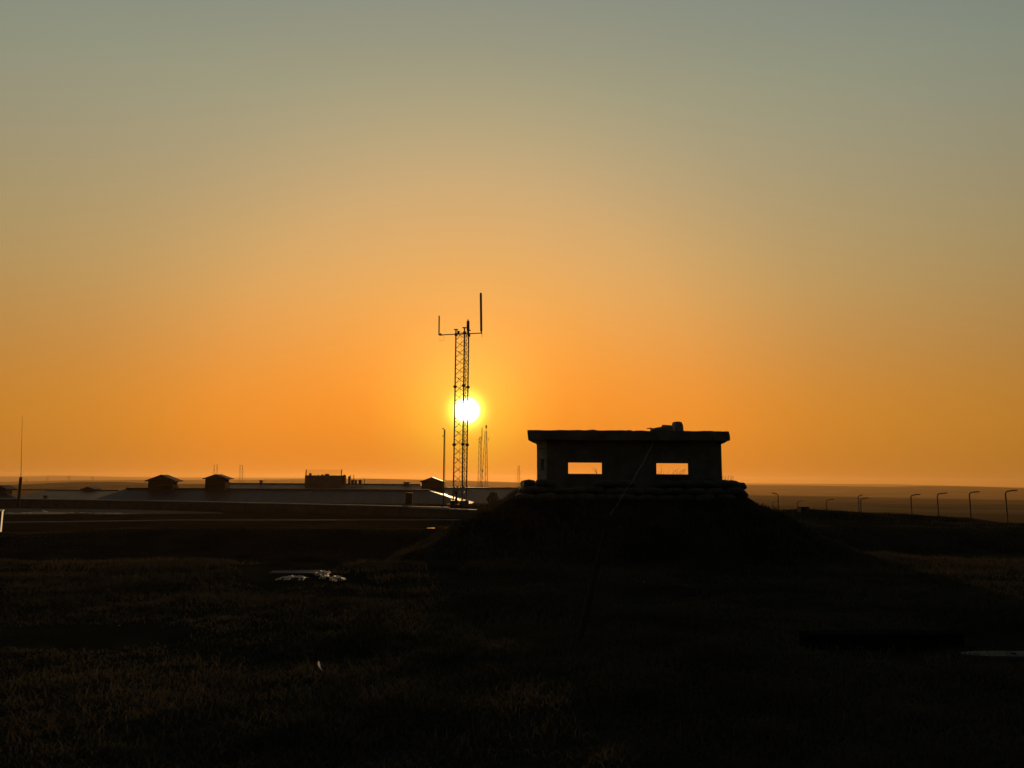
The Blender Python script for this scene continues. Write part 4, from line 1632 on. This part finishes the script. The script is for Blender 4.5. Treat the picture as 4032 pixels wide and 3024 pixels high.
# ------------------------------------------------------------------ grass
def grass_patch(name, pts, hs, wid, lean, m, seed, kind='stuff'):
    """blades: three rising quads/triangles each, from arrays of root points and heights"""
    rg = np.random.default_rng(seed)
    n = len(pts)
    x, y = pts[:, 0], pts[:, 1]
    z = hgt(x, y) - .01
    a = rg.uniform(0, 2 * np.pi, n)
    ca, sa = np.cos(a), np.sin(a)
    b = rg.uniform(0, 2 * np.pi, n)
    ln = lean * hs * rg.uniform(.2, 1.3, n)
    lx, ly = np.cos(b) * ln, np.sin(b) * ln
    w = wid * rg.uniform(.7, 1.3, n)
    V = np.zeros((n, 5, 3))
    for k, (f, ww) in enumerate(((0, 1), (.5, .75))):
        V[:, 2 * k] = np.stack([x + lx * f * f - ca * w * ww, y + ly * f * f - sa * w * ww, z + hs * f], -1)
        V[:, 2 * k + 1] = np.stack([x + lx * f * f + ca * w * ww, y + ly * f * f + sa * w * ww, z + hs * f], -1)
    V[:, 4] = np.stack([x + lx, y + ly, z + hs * (1 - .25 * lean)], -1)
    base = np.arange(n)[:, None] * 5
    q_ = base + np.array([[0, 1, 3, 2]])
    t_ = base + np.array([[2, 3, 4]])
    o = np_mesh(name, V.reshape(-1, 3), q_, t_, m, False)
    tag(o, kind=kind)
    return o


def scatter(n, ymin, ymax, power, umax=.74, seed=0):
    rg = np.random.default_rng(seed)
    s = rg.uniform(0, 1, n)
    y = (ymin ** power + s * (ymax ** power - ymin ** power)) ** (1 / power)
    u = rg.uniform(-umax, umax, n)
    return np.stack([u * y, y], -1)


# turf: short blades in clumps, denser where the noise says so
cl = scatter(26000, 2.6, 17.0, .6, seed=1)
dens = fbm(cl[:, 0] * .5, cl[:, 1] * .5, 61, 4)
cl = cl[dens > -.4]
dens = dens[dens > -.4]
clear = (cl[:, 0] / cl[:, 1] > -.37) & (cl[:, 0] / cl[:, 1] < -.215) & (cl[:, 1] > 11.9)
cl, dens = cl[~clear], dens[~clear]
rg = np.random.default_rng(4)
k = 8
pts = np.repeat(cl, k, 0) + rg.normal(0, .055, (len(cl) * k, 2)) * (0.5 + np.repeat(cl[:, 1:2], k, 0) / 14)
tall = np.repeat(np.clip(dens + .35, .1, 1.2), k)
hs = (.03 + .085 * tall) * rg.uniform(.4, 1.5, len(pts)) * (1 + .02 * pts[:, 1])
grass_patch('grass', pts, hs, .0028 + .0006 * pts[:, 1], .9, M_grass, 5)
# taller tussocks
tc_ = scatter(900, 4.5, 16.5, .8, seed=9)
dn = fbm(tc_[:, 0] * .4 + 5, tc_[:, 1] * .4, 77, 3)
tc_ = tc_[dn > .05]
k = 45
pts = np.repeat(tc_, k, 0) + rg.normal(0, .12, (len(tc_) * k, 2))
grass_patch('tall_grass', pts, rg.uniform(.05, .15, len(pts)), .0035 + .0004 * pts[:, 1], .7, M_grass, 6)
# fringe on the edge of the near ground, seen against the dark hollow
fr = scatter(9000, 13.6, 16.4, 1, seed=12)
fr = fr[(fbm(fr[:, 0] * .6, fr[:, 1] * .3, 91, 3) > -.1) & ~((fr[:, 0] / fr[:, 1] > -.36) & (fr[:, 0] / fr[:, 1] < -.2))]
grass_patch('dry_grass', np.repeat(fr, 3, 0) + rg.normal(0, .06, (len(fr) * 3, 2)), rg.uniform(.04, .17, len(fr) * 3), .005, .6, M_straw, 13)
# mound and banks
mp_ = np.stack([rg.uniform(-3.2, 9.6, 60000), rg.uniform(13.8, 24.5, 60000)], -1)
ins = (mp_[:, 0] > .55) & (mp_[:, 0] < 5.75) & (mp_[:, 1] > 17.45) & (mp_[:, 1] < 22.6)
mp_ = mp_[~ins]
mp_ = mp_[fbm(mp_[:, 0] * .8, mp_[:, 1] * .8, 55, 3) > -.3]
grass_patch('mound_grass', mp_, rg.uniform(.03, .12, len(mp_)), .005, .9, M_grass, 14)
tu = np.concatenate([np.stack([rg.uniform(-3.0, .2, 60), rg.uniform(15.5, 21, 60)], -1), np.stack([rg.uniform(5.7, 9.0, 90), rg.uniform(15.5, 22, 90)], -1), np.stack([rg.uniform(0, 6, 50), rg.uniform(14.2, 16.8, 50)], -1)])
kk = 34
tp = np.repeat(tu, kk, 0) + rg.normal(0, .085, (len(tu) * kk, 2))
tall_ = np.repeat(rg.uniform(.5, 1.3, len(tu)), kk)
grass_patch('mound_tussocks', tp, rg.uniform(.06, .19, len(tp)) * tall_, .0055, .7, M_grass, 33)
bk = np.concatenate([np.stack([rg.uniform(-20, 2, 26000), rg.uniform(21, 26.5, 26000)], -1), np.stack([rg.uniform(8, 22, 22000), rg.uniform(20, 29, 22000)], -1)])
grass_patch('bank_grass', bk, rg.uniform(.02, .075, len(bk)), .007, .9, M_grass, 15)
bk = np.stack([rg.uniform(-10.5, .5, 5000), rg.uniform(60.5, 67, 5000)], -1)
grass_patch('bank_grass', bk, rg.uniform(.03, .10, len(bk)), .012, .8, M_grass, 16)

# ------------------------------------------------------------------ haze
hz = bpy.data.materials.new('haze')
hz.use_nodes = True
t = hz.node_tree
t.nodes.clear()
pv = t.nodes.new('ShaderNodeVolumePrincipled')
pv.inputs['Color'].default_value = (0.95, 0.57, 0.22, 1)
pv.inputs['Density'].default_value = 0.00013
pv.inputs['Anisotropy'].default_value = 0.5
ou = t.nodes.new('ShaderNodeOutputMaterial')
t.links.new(pv.outputs[0], ou.inputs['Volume'])
zlo = float(Z.min()) - 1.0
mb = MB()
mb.box((0, 0, (zlo + 40) / 2), (19400, 19400, 40 - zlo))
hb = obj('haze', mb, hz)
tag(hb, kind='stuff')
print('terrain low', zlo, 'high', Z.max())
